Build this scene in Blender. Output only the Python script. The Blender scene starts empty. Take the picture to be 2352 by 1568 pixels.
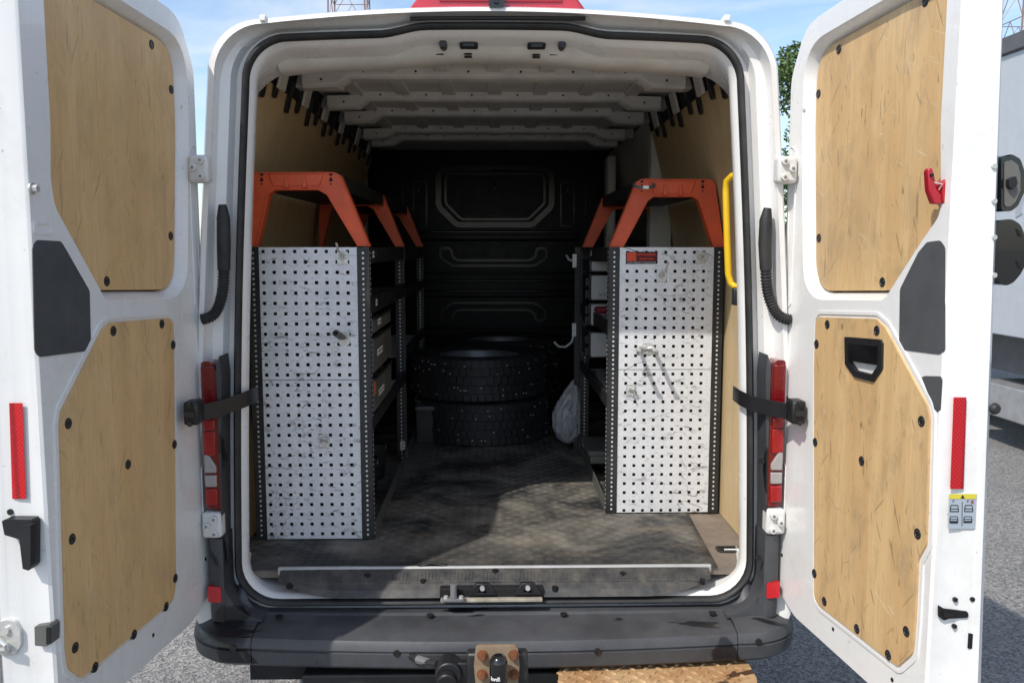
import bpy, bmesh, math, random
from mathutils import Vector, Matrix
from mathutils.geometry import tessellate_polygon
random.seed(7)
sc = bpy.context.scene
COL = sc.collection
# ------------------------------------------------------------------ camera, sky, sun, exposure
F_PX, CAM_Z, PITCH, YAW = 2000.0, 1.70, math.radians(6.164), math.radians(1.117)
cd = bpy.data.cameras.new('camera'); cam = bpy.data.objects.new('camera', cd); COL.objects.link(cam)
cam.location = (0, 0, CAM_Z)
cam.rotation_euler = (math.pi/2 - PITCH, 0, -YAW)
cd.sensor_width = 36; cd.lens = 36*F_PX/2352; cd.clip_start = 0.05; cd.clip_end = 4000
sc.camera = cam
SUN_D = Vector((0.82, 1.0, -1.47)).normalized()          # direction the sunlight travels
sl = bpy.data.lights.new('sun', 'SUN'); sun = bpy.data.objects.new('sun', sl); COL.objects.link(sun)
sl.energy = 2.4; sl.angle = math.radians(0.6); sl.color = (1, .95, .87)
sun.rotation_euler = SUN_D.to_track_quat('-Z', 'Y').to_euler(); sun.location = (-6, -6, 14)
world = bpy.data.worlds.new('World'); sc.world = world; world.use_nodes = True
wt = world.node_tree; wn = wt.nodes; wl = wt.links; wn.clear()
wout = wn.new('ShaderNodeOutputWorld'); wbg = wn.new('ShaderNodeBackground'); wbg.inputs[1].default_value = 0.13
sky = wn.new('ShaderNodeTexSky'); sky.sky_type = 'NISHITA'; sky.sun_disc = False
sky.sun_elevation = math.asin(-SUN_D.z); sky.sun_rotation = math.atan2(-SUN_D.x, -SUN_D.y) % (2*math.pi)
sky.air_density = 1.0; sky.dust_density = 0.9; sky.ozone_density = 1.6
wtc = wn.new('ShaderNodeTexCoord'); wmp = wn.new('ShaderNodeMapping'); wmp.inputs['Scale'].default_value = (1.0, 1.3, 5.0)
wno = wn.new('ShaderNodeTexNoise'); wno.inputs['Scale'].default_value = 2.6; wno.inputs['Detail'].default_value = 7; wno.inputs['Roughness'].default_value = .55
wno.inputs['Distortion'].default_value = .5
wrp = wn.new('ShaderNodeValToRGB'); wrp.color_ramp.elements[0].position = .46; wrp.color_ramp.elements[1].position = .78
wrp.color_ramp.elements[1].color = (.75, .75, .75, 1)
wmx = wn.new('ShaderNodeMix'); wmx.data_type = 'RGBA'
wmx.inputs[7].default_value = (5.9, 5.75, 5.55, 1)
wl.new(wtc.outputs['Generated'], wmp.inputs[0]); wl.new(wmp.outputs[0], wno.inputs[0]); wl.new(wno.outputs[0], wrp.inputs[0])
wl.new(wrp.outputs[0], wmx.inputs[0]); wl.new(sky.outputs[0], wmx.inputs[6]); wl.new(wmx.outputs[2], wbg.inputs[0]); wl.new(wbg.outputs[0], wout.inputs[0])
sc.view_settings.view_transform = 'Standard'; sc.view_settings.look = 'None'; sc.view_settings.gamma = 1
sc.view_settings.use_curve_mapping = False
sc.view_settings.exposure = 0.65
sc.cycles.max_bounces = 8; sc.cycles.diffuse_bounces = 5; sc.cycles.glossy_bounces = 3; sc.cycles.use_denoising = True

# ------------------------------------------------------------------ measuring helpers (photo measurement -> metres)
CR = cam.rotation_euler.to_matrix()
C0 = Vector((0, 0, CAM_Z))
def ray(u, v): return CR @ Vector(((u-1176)/F_PX, (784-v)/F_PX, -1))
def atY(u, v, Y): r = ray(u, v); return C0 + r*(Y/r.y)
def atX(u, v, X): r = ray(u, v); return C0 + r*(X/r.x)
def atZ(u, v, z): r = ray(u, v); return C0 + r*((z-CAM_Z)/r.z)
# ------------------------------------------------------------------ mesh builder
class MB:
    def __init__(s): s.v = []; s.f = []
    def add(s, vs, fs):
        o = len(s.v); s.v += [tuple(p) for p in vs]; s.f += [tuple(i+o for i in f) for f in fs]; return s
    def box(s, x0, x1, y0, y1, z0, z1):
        return s.add([(x0,y0,z0),(x1,y0,z0),(x1,y1,z0),(x0,y1,z0),(x0,y0,z1),(x1,y0,z1),(x1,y1,z1),(x0,y1,z1)],
                     [(0,3,2,1),(4,5,6,7),(0,1,5,4),(1,2,6,5),(2,3,7,6),(3,0,4,7)])
    def fbox(s, fr, a0, a1, b0, b1, d0, d1):
        P = [fr(a,b,d) for d in (d0,d1) for a,b in ((a0,b0),(a1,b0),(a1,b1),(a0,b1))]
        return s.add(P, [(0,3,2,1),(4,5,6,7),(0,1,5,4),(1,2,6,5),(2,3,7,6),(3,0,4,7)])
    def prism(s, poly, fr, d0, d1, holes=()):
        loops = [list(poly)] + [list(h) for h in holes]
        tris = tessellate_polygon([[Vector((p[0],p[1],0)) for p in L] for L in loops])
        flat = [p for L in loops for p in L]; n = len(flat)
        vs = [fr(p[0],p[1],d0) for p in flat] + [fr(p[0],p[1],d1) for p in flat]
        fs = [tuple(t) for t in tris] + [tuple(i+n for i in reversed(t)) for t in tris]
        o = 0
        for L in loops:
            m = len(L)
            for i in range(m): j = (i+1) % m; fs.append((o+i, o+j, n+o+j, n+o+i))
            o += m
        return s.add(vs, fs)
    def loft(s, rings, closed=True, cap0=False, cap1=False):
        n = len(rings[0]); vs = [p for r in rings for p in r]; fs = []
        for k in range(len(rings)-1):
            for i in range(n if closed else n-1):
                j = (i+1) % n; fs.append((k*n+i, k*n+j, (k+1)*n+j, (k+1)*n+i))
        if cap0: fs.append(tuple(range(n)))
        if cap1: fs.append(tuple((len(rings)-1)*n+i for i in reversed(range(n))))
        return s.add(vs, fs)
    def tube(s, path, r, n=8, closed=False, cap=True):
        path = [Vector(p) for p in path]; R = r if isinstance(r, (list, tuple)) else [r]*len(path)
        rings = []; up = None
        for i, p in enumerate(path):
            a = path[i-1] if (i or closed) else p; b = path[(i+1) % len(path)] if (i < len(path)-1 or closed) else p
            t = (b-a).normalized()
            if up is None: up = t.orthogonal().normalized()
            up = (up - t*up.dot(t)).normalized(); w = t.cross(up)
            rings.append([p + (up*math.cos(q)+w*math.sin(q))*R[i] for q in [2*math.pi*k/n for k in range(n)]])
        if closed: rings.append(rings[0])
        return s.loft(rings, True, cap and not closed, cap and not closed)
    def cyl(s, p0, p1, r, n=12, r1=None): return s.tube([p0, p1], [r, r if r1 is None else r1], n)
    def lathe(s, prof, c, n=32, axis='z', closed=False, a0=0):
        c = Vector(c); rings = []
        for k in range(n):
            q = a0+2*math.pi*k/n; co, si = math.cos(q), math.sin(q); R = []
            for r, h in prof:
                R.append(c + (Vector((r*co, r*si, h)) if axis == 'z' else Vector((r*co, h, r*si)) if axis == 'y' else Vector((h, r*co, r*si))))
            rings.append(R)
        rings.append(rings[0])
        return s.loft(rings, closed)
    def ball(s, c, rx, ry, rz, n=12, m=8):
        return s.loft([[Vector(c)+Vector((rx*math.sin(t)*math.cos(q), ry*math.sin(t)*math.sin(q), rz*math.cos(t))) for q in [2*math.pi*k/n for k in range(n)]] for t in [max(.02, min(math.pi-.02, math.pi*i/m)) for i in range(m+1)]], True, True, True)
    def mesh(s, name, smooth=35):
        me = bpy.data.meshes.new(name); me.from_pydata(s.v, [], s.f)
        bm = bmesh.new(); bm.from_mesh(me); bmesh.ops.remove_doubles(bm, verts=bm.verts, dist=1e-6)
        bmesh.ops.recalc_face_normals(bm, faces=bm.faces); bm.to_mesh(me); bm.free()
        if smooth is not None:
            me.shade_smooth(); me.set_sharp_from_angle(angle=math.radians(smooth))
        return me
WLOC = {}
def link(name, data, parent, wloc):
    o = bpy.data.objects.new(name, data); COL.objects.link(o)
    wloc = Vector(wloc); WLOC[o.name] = wloc
    if parent is not None: o.parent = parent; o.location = wloc - WLOC[parent.name]
    else: o.location = wloc
    return o
def tag(o, label, cat, group=None):
    o['label'] = label; o['category'] = cat
    if group: o['group'] = group
    return o
def empty(name, loc, label, cat, group=None):
    return tag(link(name, None, None, loc), label, cat, group)
def obj(name, mb, m, parent=None, bevel=0, smooth=35, kind=None, label=None, seg=2):
    vs = mb.v; c = Vector([(min(p[i] for p in vs)+max(p[i] for p in vs))/2 for i in range(3)])
    if parent is None: c.z = min(p[2] for p in vs)
    mb.v = [(p[0]-c.x, p[1]-c.y, p[2]-c.z) for p in vs]
    me = mb.mesh(name, smooth); me.materials.append(m)
    o = link(name, me, parent, c)
    if bevel:
        b = o.modifiers.new('Bevel', 'BEVEL'); b.width = bevel; b.segments = seg; b.limit_method = 'ANGLE'; b.angle_limit = math.radians(40); b.harden_normals = False
    if kind: o['kind'] = kind
    if label: o['label'] = label
    return o
def piece(name, me, parent, loc, rot=None, scale=None):
    o = link(name, me, parent, loc)
    if rot: o.rotation_euler = rot
    if scale: o.scale = scale
    return o
def rounded(pts, rad, n=5):
    """round the corners of a polygon; rad is one radius or one per corner"""
    out = []; m = len(pts); R = rad if isinstance(rad, (list, tuple)) else [rad]*m
    for i in range(m):
        p = Vector(pts[i][:2]); a = Vector(pts[i-1][:2])-p; b = Vector(pts[(i+1) % m][:2])-p
        la, lb = a.length, b.length; a.normalize(); b.normalize()
        ang = math.acos(max(-1, min(1, a.dot(b)))); r = R[i]
        if r <= 0 or ang > 3.05: out.append((p.x, p.y)); continue
        d = min(r/math.tan(ang/2), la*.48, lb*.48)
        A, B = p+a*d, p+b*d
        for k in range(n+1):
            t = k/n; q = A*(1-t)**2 + p*2*t*(1-t) + B*t*t; out.append((q.x, q.y))
    return out
def offset(poly, d):
    m = len(poly); ar = sum(poly[i-1][0]*poly[i][1]-poly[i][0]*poly[i-1][1] for i in range(m)); sg = 1 if ar > 0 else -1
    out = []
    for i in range(m):
        p = Vector(poly[i]); a = (p-Vector(poly[i-1])); b = (Vector(poly[(i+1) % m])-p)
        if a.length < 1e-7: a = b
        if b.length < 1e-7: b = a
        a.normalize(); b.normalize(); t = a+b
        if t.length < 1e-6: t = a
        t.normalize(); nrm = Vector((t.y, -t.x))*sg; c = max(.4, abs(t.dot(a)))
        q = p + nrm*d/c; out.append((q.x, q.y))
    return out
def XZ(a, b, d): return Vector((a, d, b))
def XY(a, b, d): return Vector((a, b, d))
def YZ(a, b, d): return Vector((d, a, b))
# ------------------------------------------------------------------ materials
class N:
    def __init__(s, name):
        s.m = bpy.data.materials.new(name); s.m.use_nodes = True; s.t = s.m.node_tree; s.t.nodes.clear()
        s.o = s.new('ShaderNodeOutputMaterial'); s.b = s.new('ShaderNodeBsdfPrincipled'); s.t.links.new(s.b.outputs[0], s.o.inputs[0])
        s.g = s.new('ShaderNodeNewGeometry'); s.pos = s.g.outputs['Position']
    def new(s, t): return s.t.nodes.new(t)
    def l(s, a, b): s.t.links.new(a, b)
    def mapv(s, sx, sy, sz, rot=(0,0,0), loc=(0,0,0)):
        n = s.new('ShaderNodeMapping'); n.inputs['Scale'].default_value = (sx, sy, sz); n.inputs['Rotation'].default_value = rot; n.inputs['Location'].default_value = loc
        s.l(s.pos, n.inputs[0]); return n.outputs[0]
    def noise(s, vec, scale, detail=4, rough=.55, dist=0):
        n = s.new('ShaderNodeTexNoise'); n.inputs['Scale'].default_value = scale; n.inputs['Detail'].default_value = detail
        n.inputs['Roughness'].default_value = rough; n.inputs['Distortion'].default_value = dist
        s.l(vec, n.inputs[0]); return n.outputs[0]
    def voro(s, vec, scale, feat='F1', out=0):
        n = s.new('ShaderNodeTexVoronoi'); n.inputs['Scale'].default_value = scale; n.feature = feat; s.l(vec, n.inputs[0]); return n.outputs[out]
    def ramp(s, fac, p0, p1, c0=(0,0,0), c1=(1,1,1)):
        n = s.new('ShaderNodeValToRGB'); e = n.color_ramp.elements; e[0].position = p0; e[1].position = p1
        e[0].color = (*c0, 1); e[1].color = (*c1, 1); s.l(fac, n.inputs[0]); return n.outputs[0]
    def mix(s, fac, a, b, mode='MIX'):
        n = s.new('ShaderNodeMix'); n.data_type = 'RGBA'; n.blend_type = mode
        for sock, val in ((0, fac), (6, a), (7, b)):
            if isinstance(val, (int, float)): n.inputs[sock].default_value = val if sock == 0 else (val, val, val, 1)
            elif isinstance(val, tuple): n.inputs[sock].default_value = (*val, 1)
            else: s.l(val, n.inputs[sock])
        return n.outputs[2]
    def math(s, op, a, b):
        n = s.new('ShaderNodeMath'); n.operation = op
        for k, val in ((0, a), (1, b)):
            if isinstance(val, (int, float)): n.inputs[k].default_value = val
            else: s.l(val, n.inputs[k])
        return n.outputs[0]
    def bump(s, h, strength=.3, dist=.002):
        n = s.new('ShaderNodeBump'); n.inputs['Strength'].default_value = strength; n.inputs['Distance'].default_value = dist
        s.l(h, n.inputs['Height']); s.l(n.outputs[0], s.b.inputs['Normal'])
    def set(s, col=None, rough=None, metal=None, coat=None, **kw):
        for nm, val in (('Base Color', col), ('Roughness', rough), ('Metallic', metal), ('Coat Weight', coat)):
            if val is None: continue
            if isinstance(val, tuple): s.b.inputs[nm].default_value = (*val, 1)
            elif isinstance(val, (int, float)): s.b.inputs[nm].default_value = val
            else: s.l(val, s.b.inputs[nm])
        for k, val in kw.items(): s.b.inputs[k.replace('_', ' ')].default_value = val
        return s.m
def simple(name, col, rough=.5, metal=0, coat=0, var=.25, scale=9, bump=0, bscale=400, col2=None):
    n = N(name); p = n.mapv(1,1,1)
    c2 = col2 or tuple(c*(1-var) for c in col)
    c = n.mix(n.ramp(n.noise(p, scale, 6, .65), .35, .7), col, c2)
    if bump: n.bump(n.noise(p, bscale, 2), bump, .001)
    r = n.ramp(n.noise(p, scale*2.3, 4), .3, .7, (rough*.85,)*3, (min(1, rough*1.15),)*3)
    return n.set(c, r, metal, coat)
def m_paint():
    n = N('white van paint'); p = n.mapv(1,1,1)
    dirt = n.ramp(n.noise(p, 3.2, 8, .72), .52, .80)
    spots = n.ramp(n.noise(p, 55, 3, .6), .70, .74)
    streak = n.ramp(n.noise(n.mapv(30,30,1.6), 1.4, 5, .6), .56, .80)
    c = n.mix(n.math('MULTIPLY', dirt, .45), (.82,.808,.782), (.54,.50,.43))
    c = n.mix(n.math('MULTIPLY', streak, .16), c, (.45,.42,.37))
    c = n.mix(n.math('MULTIPLY', spots, .45), c, (.24,.22,.19))
    n.bump(n.noise(p, 9, 2), .06, .01)
    return n.set(c, n.ramp(n.noise(p, 6, 4), .3, .7, (.22,)*3, (.36,)*3), 0, .5)
def m_ply(name, light, dark, grime=.5):
    n = N(name)
    fine = n.noise(n.mapv(90,90,3.5), 2.2, 6, .6, .4)
    wide = n.noise(n.mapv(9,9,.9), 1.3, 5, .55, .8)
    c = n.mix(n.ramp(fine, .32, .68), light, tuple(a*.90 for a in light))
    c = n.mix(n.math('MULTIPLY', n.ramp(wide, .38, .66), .75), c, dark)
    smear = n.noise(n.mapv(7,7,3.5), 1.7, 8, .66, .25)
    c = n.mix(n.math('MULTIPLY', n.ramp(smear, .50, .74), grime*.75), c, (.29,.205,.12))
    fleck = n.noise(n.mapv(60,60,16), 1.0, 4, .62)
    c = n.mix(n.math('MULTIPLY', n.ramp(fleck, .64, .72), grime*.75), c, (.12,.075,.035))
    pale = n.noise(n.mapv(12,12,5,loc=(3,1,7)), 1.2, 6, .6)
    c = n.mix(n.math('MULTIPLY', n.ramp(pale, .58, .78), .35), c, (.76,.60,.38))
    vn = n.new('ShaderNodeTexVoronoi'); vn.inputs['Scale'].default_value = 9; n.l(n.mapv(1,1,.7,loc=(.3,.7,.2)), vn.inputs[0])
    bwk = n.new('ShaderNodeRGBToBW'); n.l(vn.outputs[1], bwk.inputs[0])
    knot = n.math('MULTIPLY', n.ramp(vn.outputs[0], .035, .085, (1,1,1), (0,0,0)), n.math('GREATER_THAN', bwk.outputs[0], .62))
    c = n.mix(n.math('MULTIPLY', knot, .65), c, (.11,.065,.03))
    for rx, th, am, lc in ((.45, .685, .75, (.13,.09,.05)), (-.7, .70, .6, (.17,.12,.07)), (1.15, .705, .5, (.80,.68,.50)), (.05, .69, .7, (.15,.10,.055))):
        mp1 = n.new('ShaderNodeMapping'); mp1.inputs['Rotation'].default_value = (rx, 0, 0); n.l(n.pos, mp1.inputs[0])
        mp2 = n.new('ShaderNodeMapping'); mp2.inputs['Scale'].default_value = (30, 95, 7); mp2.inputs['Location'].default_value = (rx*9, rx*5, 1); n.l(mp1.outputs[0], mp2.inputs[0])
        dash = n.noise(mp2.outputs[0], 1.0, 2, .45, .15)
        c = n.mix(n.math('MULTIPLY', n.ramp(dash, th+.004, th+.028), am*grime*.85), c, lc)
    crisp = n.noise(n.mapv(260,260,6), 1.0, 3, .6)
    c = n.mix(n.math('MULTIPLY', n.ramp(crisp, .54, .66), .28), c, tuple(a*.62 for a in dark))
    rub = n.noise(n.mapv(2.4,2.4,2.0,loc=(5,8,3)), 1.6, 7, .62, .6)
    c = n.mix(n.math('MULTIPLY', n.ramp(rub, .50, .72), .30*grime), c, (.30,.235,.165))
    # thin scratches: narrow iso-lines of a slow noise
    w = n.noise(n.mapv(1.6,1.6,.9,loc=(9,4,2)), 2.1, 3, .5, 1.2)
    line = n.math('LESS_THAN', n.math('ABSOLUTE', n.math('SUBTRACT', w, .56), 0), .0014)
    gate = n.ramp(n.noise(n.mapv(4,4,4,loc=(2,5,1)), 1.3, 2), .50, .60)
    c = n.mix(n.math('MULTIPLY', n.math('MULTIPLY', line, gate), .5*grime), c, (.16,.12,.08))
    n.bump(fine, .12, .001)
    return n.set(c, .5, 0, 0)
def m_galv():
    n = N('galvanised steel sheet'); p = n.mapv(1,1,1)
    sp = n.voro(p, 260, 'F1', 1)
    bw = n.new('ShaderNodeRGBToBW'); n.l(sp, bw.inputs[0])
    c = n.mix(bw.outputs[0], (.66,.67,.69), (.84,.85,.86))
    cl = n.noise(p, 9, 6, .7)
    c = n.mix(n.math('MULTIPLY', n.ramp(cl, .45, .75), .35), c, (.40,.41,.42))
    sm = n.noise(n.mapv(9,9,26,rot=(0,.15,0)), 1.5, 8, .72, .7)
    c = n.mix(n.math('MULTIPLY', n.ramp(sm, .565, .68), .80), c, (.09,.08,.07))
    sm2 = n.noise(n.mapv(48,48,60,loc=(4,0,2)), 1.0, 6, .7)
    gate = n.ramp(n.noise(n.mapv(5,5,4,loc=(1,2,3)), 1.2, 3), .42, .62)
    c = n.mix(n.math('MULTIPLY', n.math('MULTIPLY', n.ramp(sm2, .57, .66), gate), .8), c, (.06,.055,.05))
    w = n.noise(n.mapv(2.2,2.2,5,loc=(7,3,1)), 1.3, 3, .5, .8)
    line = n.math('LESS_THAN', n.math('ABSOLUTE', n.math('SUBTRACT', w, .52), 0), .006)
    g2 = n.ramp(n.noise(n.mapv(5,5,5,loc=(6,5,4)), 1.3, 3), .48, .6)
    c = n.mix(n.math('MULTIPLY', n.math('MULTIPLY', line, g2), .6), c, (.12,.11,.11))
    return n.set(c, n.ramp(cl, .3, .7, (.42,)*3, (.6,)*3), .25)
def m_mat():
    n = N('dusty black rubber matting'); p = n.mapv(1,1,1)
    d = n.noise(n.mapv(1,1,1,loc=(3.1,1.2,0)), 3.4, 7, .66, .5)
    sy = n.new('ShaderNodeSeparateXYZ'); n.l(n.pos, sy.inputs[0])
    edge = n.ramp(n.math('ADD', n.math('SUBTRACT', sy.outputs[1], 2.86), n.math('MULTIPLY', n.noise(p, 5, 4), .25)), .16, .42, (.25,.25,.25), (1,1,1))
    c = n.mix(n.math('MULTIPLY', n.ramp(d, .40, .66), edge), (.017,.018,.020), (.20,.185,.155))
    b = n.noise(n.mapv(1.5,5,1,loc=(5,2,0)), 2.2, 6, .6)
    c = n.mix(n.math('MULTIPLY', n.ramp(b, .55, .75), .5), c, (.20,.15,.10))
    s = n.noise(p, 150, 3, .6)
    c = n.mix(n.math('MULTIPLY', n.ramp(s, .60, .72), .35), c, (.26,.24,.2))
    n.bump(n.noise(p, 300, 2), .15, .001)
    return n.set(c, .62)
def m_asphalt():
    n = N('asphalt'); p = n.mapv(1,1,1)
    bw = n.new('ShaderNodeRGBToBW'); n.l(n.voro(p, 95, 'F1', 1), bw.inputs[0])
    c = n.mix(n.ramp(bw.outputs[0], .1, .95), (.10,.10,.10), (.37,.355,.335))
    c = n.mix(n.math('MULTIPLY', n.ramp(n.noise(p, 1.3, 6, .6), .4, .75), .45), c, (.10,.10,.10))
    n.bump(n.voro(p, 95), .9, .006)
    return n.set(c, .9)
def m_bumper():
    n = N('weathered charcoal plastic'); p = n.mapv(1,1,1)
    c = n.mix(n.ramp(n.noise(p, 5, 7, .65), .35, .72), (.042,.0435,.048), (.080,.083,.090))
    wet = n.noise(n.mapv(2.6,4.5,3.0,loc=(1.8,.6,2)), 1.15, 3, .45, 1.1)
    c = n.mix(n.ramp(wet, .625, .645), c, (.012,.013,.016))
    dust = n.noise(p, 130, 3, .7)
    c = n.mix(n.math('MULTIPLY', n.ramp(dust, .62, .75), .3), c, (.22,.20,.17))
    n.bump(n.noise(p, 900, 1), .25, .0006)
    r = n.ramp(wet, .625, .645, (.5,)*3, (.28,)*3)
    return n.set(c, r)
def m_rust():
    n = N('rust stained tread plate'); p = n.mapv(1,1,1)
    a = n.noise(p, 6, 8, .7)
    c = n.mix(n.ramp(a, .34, .66), (.52,.36,.19), (.34,.18,.075))
    c = n.mix(n.math('MULTIPLY', n.ramp(n.noise(p, 40, 5, .7), .5, .7), .6), c, (.16,.07,.03))
    c = n.mix(n.ramp(n.noise(n.mapv(4,9,1,loc=(1.3,.2,0)), 1.0, 3, .4, .8), .60, .62), c, (.07,.03,.015))
    n.bump(n.noise(p, 250, 3), .3, .001)
    return n.set(c, .7)
def m_clear(name, col, rough=.12, tr=0.0):
    n = N(name); p = n.mapv(1,1,1)
    w = n.new('ShaderNodeTexWave'); w.bands_direction = 'Z'; w.inputs['Scale'].default_value = 60; w.inputs['Distortion'].default_value = 0; n.l(p, w.inputs[0])
    c = n.mix(n.math('MULTIPLY', w.outputs[1], .5), col, tuple(a*.55 for a in col))
    n.bump(w.outputs[1], .25, .002)
    return n.set(c, rough, 0, .8)
def m_reflector():
    n = N('red retroreflective tape'); p = n.mapv(1,1,1)
    v = n.voro(n.mapv(1,1,.87,rot=(0,.785,0)), 150, 'DISTANCE_TO_EDGE'); n.t.nodes[-1].inputs['Randomness'].default_value = .05
    c = n.mix(n.ramp(v, .06, .16), (.30,.004,.008), (.66,.010,.018))
    return n.set(c, .25, 0, .6)
def m_leaf(a, b):
    n = N('leaf green'); oi = n.noise(n.pos, 1.1, 4)
    n.b.inputs['Roughness'].default_value = .6
    c = n.mix(n.ramp(oi, .35, .65), a, b); return n.set(c)
M = dict(
 paint=m_paint(), ply=m_ply('birch plywood', (.76,.505,.24), (.65,.405,.175), .50), ply2=m_ply('scuffed birch plywood', (.72,.485,.235), (.58,.36,.16), .85), plywall=m_ply('wall plywood', (.66,.49,.27), (.56,.40,.20), .3),
 galv=m_galv(), mat=m_mat(), asphalt=m_asphalt(), bumper=m_bumper(), rust=m_rust(),
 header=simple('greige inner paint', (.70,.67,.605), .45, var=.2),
 rib=simple('grey roof steel', (.72,.695,.64), .5, var=.2),
 black=simple('black plastic', (.016,.016,.018), .42, var=.4, bump=.1),
 rubber=simple('black rubber', (.013,.013,.014), .6, var=.5, col2=(.035,.034,.033)),
 steel=simple('black powder coated steel', (.013,.0135,.015), .45, var=.4, col2=(.032,.032,.031)),
 bulk=simple('charcoal moulded bulkhead', (.0042,.0048,.0072), .36, var=.35),
 bulkg=simple('glossy ridge lightened as highlight', (.0095,.0112,.017), .18, var=.3),  # bulkhead moulding again, colour lightened so its ridges look highlighted
 felt=simple('grey felt patch', (.075,.077,.080), .9, var=.25, bump=.2),
 orange=simple('orange powder coat', (.78,.112,.032), .5, var=.25, col2=(.55,.08,.028), scale=7),
 orangered=simple('orange label ink', (.80,.07,.02), .5),
 yellow=simple('yellow rail paint', (.80,.50,.012), .35, var=.12, coat=.2),
 zinc=simple('zinc plated steel', (.70,.70,.67), .35, .5, var=.25),
 bright=simple('bright rivet zinc', (.72,.72,.70), .4, .2, var=.2),
 alu=simple('aluminium strip', (.50,.50,.49), .4, .35, var=.2),
 drawer=simple('olive grey drawer', (.12,.122,.113), .5, var=.2),
 lab=simple('white label', (.75,.75,.73), .6, var=.08), ink=simple('black ink', (.012,.012,.012), .6),
 red=simple('red plastic', (.42,.010,.022), .32, var=.2, coat=.2),
 hardware=simple('cast white hinge', (.74,.73,.70), .4, var=.15), hole=simple('black hole shade and plugs', (.006,.006,.007), .8),  # near-black stands in for shade inside holes; plugs share it
 tail=m_clear('red lamp lens', (.36,.004,.007), .08), tail2=m_clear('deep red lamp lens', (.17,.003,.006), .08), clearl=m_clear('clear lamp lens', (.40,.37,.36), .12),
 reflect=m_reflector(), tyre=simple('tyre rubber', (.026,.026,.028), .6, var=.35), rim=simple('dull steel rim', (.34,.34,.35), .45, .6, var=.3),
 bag=simple('pale plastic bag', (.66,.68,.70), .3, var=.1), floor=simple('dusty brown floor board', (.21,.17,.135), .75, var=.35, scale=14),
 case=simple('grey case lid', (.40,.40,.39), .5, var=.15), maroon=simple('maroon cloth', (.16,.012,.018), .8),
 sill=simple('grimy sill plastic', (.030,.031,.034), .55, var=.3, col2=(.10,.092,.08), scale=17, bump=.2),
 grime=simple('grime on bare steel', (.40,.36,.29), .6, var=.4, scale=20),
 bracket=simple('rusty hitch steel', (.30,.235,.155), .7, .1, var=.45, col2=(.20,.12,.065), scale=16),
 bolt=simple('rusty bolt', (.30,.12,.055), .6, .3, var=.4), gloss=simple('glossy black cap', (.010,.010,.011), .16, coat=.5, var=.2),
 truck=simple('truck box white', (.50,.53,.56), .45, var=.08), truckgrey=simple('truck lettering grey', (.40,.43,.46), .5, var=.1),
 trim=simple('grey truck steel', (.12,.12,.125), .5), tread=simple('aluminium tread box', (.55,.55,.55), .4, .6, bump=.5, bscale=90),
 stickergrey=simple('pale blue sticker', (.42,.47,.52), .45, var=.05), stickeryellow=simple('yellow sticker', (.72,.60,.05), .45, var=.05),
 dirt=simple('brown grime', (.25,.19,.12), .9), mast=simple('weathered mast steel', (.30,.20,.19), .6, .2),
 leaf=m_leaf((.055,.105,.025), (.13,.20,.06)), bark=simple('bark', (.10,.075,.055), .9, var=.4, bump=.5, bscale=40), pinkred=simple('faded red lamp lens', (.55,.03,.05), .25, coat=.6),
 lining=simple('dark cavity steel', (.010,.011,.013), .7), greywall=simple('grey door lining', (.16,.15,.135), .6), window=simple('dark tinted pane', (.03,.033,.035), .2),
)
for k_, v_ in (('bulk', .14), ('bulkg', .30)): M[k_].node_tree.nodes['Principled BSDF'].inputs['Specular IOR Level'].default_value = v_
M['bag'].node_tree.nodes['Principled BSDF'].inputs['Transmission Weight'].default_value = .45
# ------------------------------------------------------------------ ground
g = MB(); S = 600
g.add([(-S,-S,0),(S,-S,0),(S,S,0),(-S,S,0)], [(0,1,2,3)])
o = obj('asphalt_ground', g, M['asphalt']); o['kind'] = 'structure'
# ------------------------------------------------------------------ the van
van = empty('cargo_van', (0, 4.2, 0), 'white cargo van seen from behind with both rear doors wide open', 'van')
FLOOR = 0.62
def ring(wb, wt, ztc, zts, zb, rb, rt, Y, bump=0, bulge=.012):
    H = []
    for i in range(8): H.append((i/8*(wb-rb), zb))
    for i in range(8): a = -math.pi/2+math.pi/2*i/8; H.append((wb-rb+rb*math.cos(a), zb+rb+rb*math.sin(a)))
    for i in range(12):
        t = i/12; H.append((wb+(wt-wb)*t+bulge*math.sin(math.pi*t), zb+rb+(zts-rt-zb-rb)*t))
    for i in range(12): a = math.pi/2*i/12; H.append((wt-rt+rt*math.cos(a), zts-rt+rt*math.sin(a)))
    n = 22
    for i in range(n+1):
        x = (wt-rt)*(1-i/n); k = x/(wt-rt); b = max(0, min(1, (.36-x)/.15)); b = b*b*(3-2*b)
        H.append((x, zts+(ztc-zts)*(1-k*k)+bump*b))
    full = H + [(-x, z) for x, z in reversed(H[1:-1])]
    return [Vector((x, Y if not callable(Y) else Y(x, z), z)) for x, z in full]
def sring(off, Y, offt=None, offb=None):   # a ring offset from the seal line
    ot = off if offt is None else offt; ob = off if offb is None else offb
    return ring(.850+off, .775+off, 2.362+ot, 2.346+ot, .528-ob, .13+max(off,-.05)*.8, .135+max(off,-.05)*.8, Y, .022)
body = MB()
R = [sring(.055, 3.02, -.060, -.02), sring(.02, 2.93, -.055, -.02), sring(-.024, 2.845, -.030, -.02), sring(-.022, 2.815, -.022), sring(-.010, 2.800), sring(.016, 2.822, .012), sring(.034, 2.822, .022),
     sring(.046, 2.792, .030), sring(.078, 2.786, .036), sring(.088, 2.765, .040)]
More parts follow.
